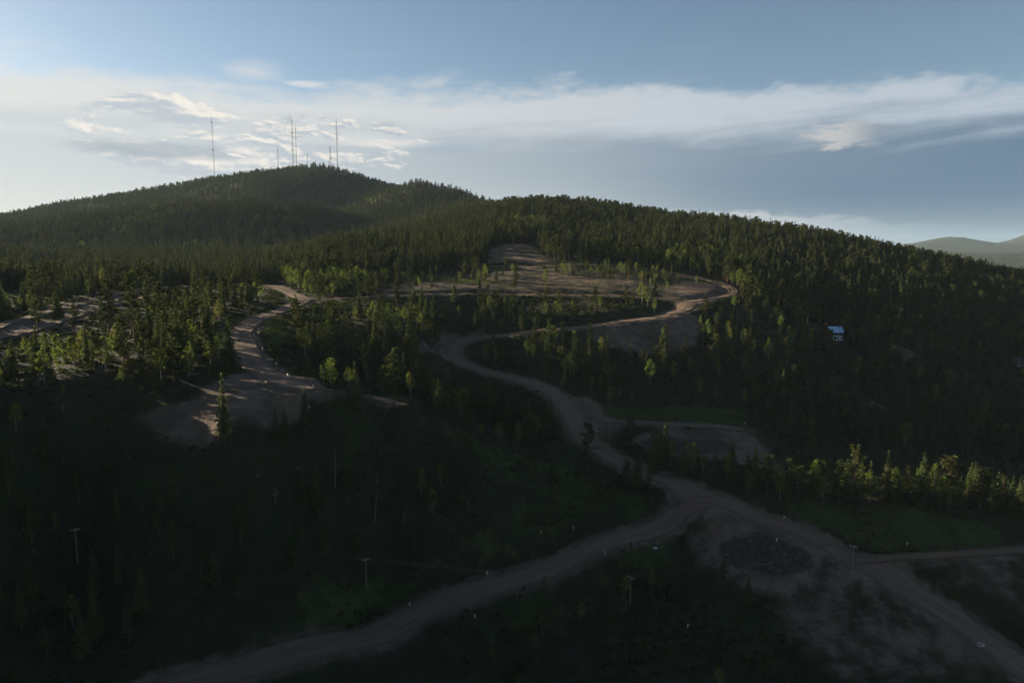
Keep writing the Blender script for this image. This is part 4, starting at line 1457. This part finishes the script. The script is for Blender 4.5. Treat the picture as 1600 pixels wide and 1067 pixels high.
# ---- survey stakes along the verges
STAKES = [
    (425, 496, 'at the upper inside of the left bend'), (397, 526, 'on the inner curve of the left bend'), (410, 547, 'a little below the middle of the left bend'), (431, 570, 'on the pad side of the left road'), (450, 589, 'where the left road meets the bare pad'),
    (482, 640, 'on the near lip of the bare pad'), (489, 607, 'at the pad end of the spur road'), (640, 947, 'on the grass edge of the lower gravel road'), (761, 901, 'at the upper edge of the lower gravel road, mid slope'), (896, 827, 'in the grass above the lower gravel road'),
    (846, 841, 'in the grass below the spruce slope, above the road'), (945, 869, 'on the near verge of the lower gravel road'), (742, 971, 'in dark grass below the lower gravel road'), (1225, 812, 'on the clearing side of the main road'), (1417, 853, 'in the middle of the grassy clearing'),
    (1213, 853, 'at the edge of the dark brush pit'), (1163, 663, 'at the far end of the small meadow'), (932, 678, 'on the green verge strip above the junction'), (895, 473, 'on the bare plateau by the loop road'), (676, 531, 'on the dirt bank by the hairpin'), (1074, 985, 'in dark grass near the bottom of the frame'),
]
proto = None
for k, (u, v, where) in enumerate(STAKES):
    x, y, z = at(u, v, 0.15)
    lab = f'pale survey stake {where}'
    if proto is None:
        proto = r = thing('survey_stake', lab, 'survey stake', (x, y, z), 0.3, 'survey stakes along the roads')
        Build().box((0, 0, 0.75), (0.34, 0.08, 1.5)).obj('lath', M_LATH, r)
        Build().box((0, 0, 1.32), (0.42, 0.14, 0.3)).obj('flagging', M_FLAGW, r)
        Build().box((0.3, -0.05, 1.2), (0.3, 0.03, 0.22), (0, 0.5, 0.2)).obj('flag_tail', M_FLAG, r)
        kids = list(r.children)
    else:
        r = proto.copy()
        COL.objects.link(r)
        r.location = (x, y, z)
        r.rotation_euler = (random.uniform(-.12, .12), random.uniform(-.12, .12), random.uniform(-.6, .6))
        r['label'] = lab
        for ch in kids:
            cc = ch.copy()
            COL.objects.link(cc)
            cc.parent = r

# ---- odd things lying about
x, y, z = at(1531, 1009, -0.1)
g_ = []
ring_v, ring_f = tube([(1.1 * math.cos(a), 0.95 * math.sin(a), 0.12) for a in np.linspace(0, 2 * math.pi, 25)], [0.17] * 25, 6)
tag(link('pipe_ring', mesh_np('pipe_ring', ring_v, ring_f, M_PLASTIC), None, (x, y, z)), 'pale ring of pipe lying flat on the lower right road verge', 'pipe ring')
x, y, z = at(1022, 858, -0.05)
sv = np.array([(-1.2, -.5, .05), (.1, -.7, .25), (1.3, -.3, .02), (-1.0, .5, .02), (.2, .45, .35), (1.1, .7, .1), (-1.2, -.5, -.1), (.1, -.7, -.1), (1.3, -.3, -.1), (-1.0, .5, -.1), (.2, .45, -.1), (1.1, .7, -.1)])
sf = np.array([(0, 1, 4, 3), (1, 2, 5, 4), (0, 6, 7, 1), (1, 7, 8, 2), (2, 8, 11, 5), (5, 11, 10, 4), (4, 10, 9, 3), (3, 9, 6, 0)])
tag(link('crumpled_sheet', mesh_np('crumpled_sheet', sv, sf, M_PLASTIC), None, (x, y, z), (0, 0, -0.4)), 'crumpled pale plastic sheet in the grass below the lower road', 'plastic sheet')


def snag(h, seed):
    g = np.random.default_rng(seed)
    tr = tube([(0, 0, -0.4), (0.1, 0, h * .4), (0.15, 0.1, h * .75), (0.1, 0.1, h)], [0.14, 0.11, 0.08, 0.03], 5)
    br = []
    for k in range(9):
        t = g.uniform(0.4, 0.95)
        a = g.uniform(0, 6.28)
        L = (1.1 - t) * 3.0 * g.uniform(0.5, 1)
        br.append(tube([(0.1, 0, h * t), (0.1 + math.cos(a) * L * .6, math.sin(a) * L * .6, h * t + L * .3), (0.1 + math.cos(a) * L, math.sin(a) * L, h * t + L * .35)], [0.05, 0.04, 0.015], 3))
    return tr, join(br)


SNAGS = [
    (586, 828, 775, 'tall bleached snag in the middle of the dark slope', 0.06), (629, 826, 806, 'short forked snag right of the tall bleached one', 0.2), (504, 862, 834, 'thin snag low on the dark slope left of centre', 0.0), (590, 772, 750, 'small branching snag above the tall bleached one', -0.1),
    (100, 658, 646, 'short white snag high on the far left slope', 0.05), (430, 790, 766, 'broken snag in the dark stand below the pad', 0.05), (732, 800, 780, 'stubby snag on the grass slope above the lower road', 0.0), (524, 766, 700, 'slender grey snag in the dark grove below the pad', 0.02),
    (1118, 620, 596, 'bare snag on the slope behind the small meadow', 0.1), (846, 992, 962, 'pale stump snag at the foot of the lower spruce', 0.0), (1305, 640, 600, 'grey snag in the dark right valley', -0.15), (600, 652, 630, 'pale leaning snag at the end of the pad road', 0.45), (450, 520, 508, 'pale snag at the left edge of the dark stand', 0.1),
]
for k, (u, vb, vt, lab, lean) in enumerate(SNAGS):
    x, y, z = at(u, vb)
    _, _, c = project(x, y, z)
    h = (vb - vt) * c / FPX
    tr, br = snag(h, 900 + k)
    r = thing('dead_tree', lab, 'dead tree', (x, y, z), random.uniform(0, 6), 'dead trees on the slopes')
    r.rotation_euler = (0, lean, 0)
    link('trunk', mesh_np('trunk', *tr, M_DEAD), r)
    link('branches', mesh_np('branches', *br, M_DEAD), r)

LOGS = [(465, 740, 4.0, 'long pale log lying on the dark slope below the pad'), (463, 774, 2.6, 'short pale log below the longer one on the dark slope'), (673, 741, 2.5, 'pale log on the slope under the spur'), (588, 636, 3.0, 'pale log beside the end of the pad road'), (400, 745, 3.5, 'fallen log under the dark spruces below the pad'), (1390, 640, 4.0, 'pale log in the dark right valley')]
for k, (u, v, L, lab) in enumerate(LOGS):
    x, y, z = at(u, v, -0.12)
    lv, lf = tube([(-L / 2, 0, 0), (0, 0.05, 0.03), (L / 2, 0, 0)], [0.2, 0.18, 0.12], 6)
    o = link('fallen_log', mesh_np('fallen_log', lv, lf, M_DEAD), None, (x, y, z), (0, random.uniform(-.15, .15), random.uniform(-.4, .4)))
    tag(o, lab, 'log', 'fallen logs on the slopes')

# ---- brush and broken rock heaped in the pit beside the junction, stones on the graded ground
def rock(seed):
    g = np.random.default_rng(seed)
    bm = bmesh.new()
    bmesh.ops.create_icosphere(bm, subdivisions=1, radius=0.5)
    for v in bm.verts:
        v.co *= g.uniform(0.65, 1.2)
        v.co.z *= 0.7
    me = bpy.data.meshes.new('rock')
    bm.to_mesh(me)
    bm.free()
    me.materials.append(M_ROCK)
    return me


def stick(seed):
    g = np.random.default_rng(seed)
    parts = []
    for k in range(5):
        a = g.uniform(0, 6.28)
        p = g.normal(0, 0.3, 3) * (1, 1, 0.4)
        d = np.array([math.cos(a), math.sin(a), g.uniform(-.1, .35)]) * g.uniform(0.5, 1.3)
        parts.append(tube([p - d, p, p + d], [0.03, 0.04, 0.02], 3))
    return mesh_np('brush', *join(parts), M_BARK)


px_, py_ = jitter_grid(20, 170, 180, 420, 1.1)
s_ = cover(px_, py_, 'pit', 6) + 0.25 * vnoise(px_ / 5, py_ / 5, 91) > rng.uniform(0.2, 1.0, len(px_))
s_ &= rng.random(len(px_)) < 0.33
px_, py_ = px_[s_], py_[s_]
tag(scatter('brush_debris', px_, py_, H(px_, py_) + 0.05, 0.35 + 2.0 * rng.random(len(px_)) ** 3, rng.uniform(0, 6.28, len(px_)), rng.integers(0, 90, len(px_)), [rock(1), stick(4), stick(5), stick(6), stick(7)]), kind='stuff')
px_, py_ = jitter_grid(-260, 330, 150, 620, 3.2)
s_ = (np.abs(px_) < py_ * 0.8) & (cover(px_, py_, 'dirt', 3) > 0.5) & (rng.random(len(px_)) < 0.22) & (road_d(px_, py_) > 0.5)
px_, py_ = px_[s_], py_[s_]
tag(scatter('rubble', px_, py_, H(px_, py_) - 0.03, rng.uniform(0.15, 1.0, len(px_)) ** 1.8, rng.uniform(0, 6.28, len(px_)), rng.integers(0, 90, len(px_)), [rock(11), rock(12), rock(13)]), kind='stuff')
#==END==
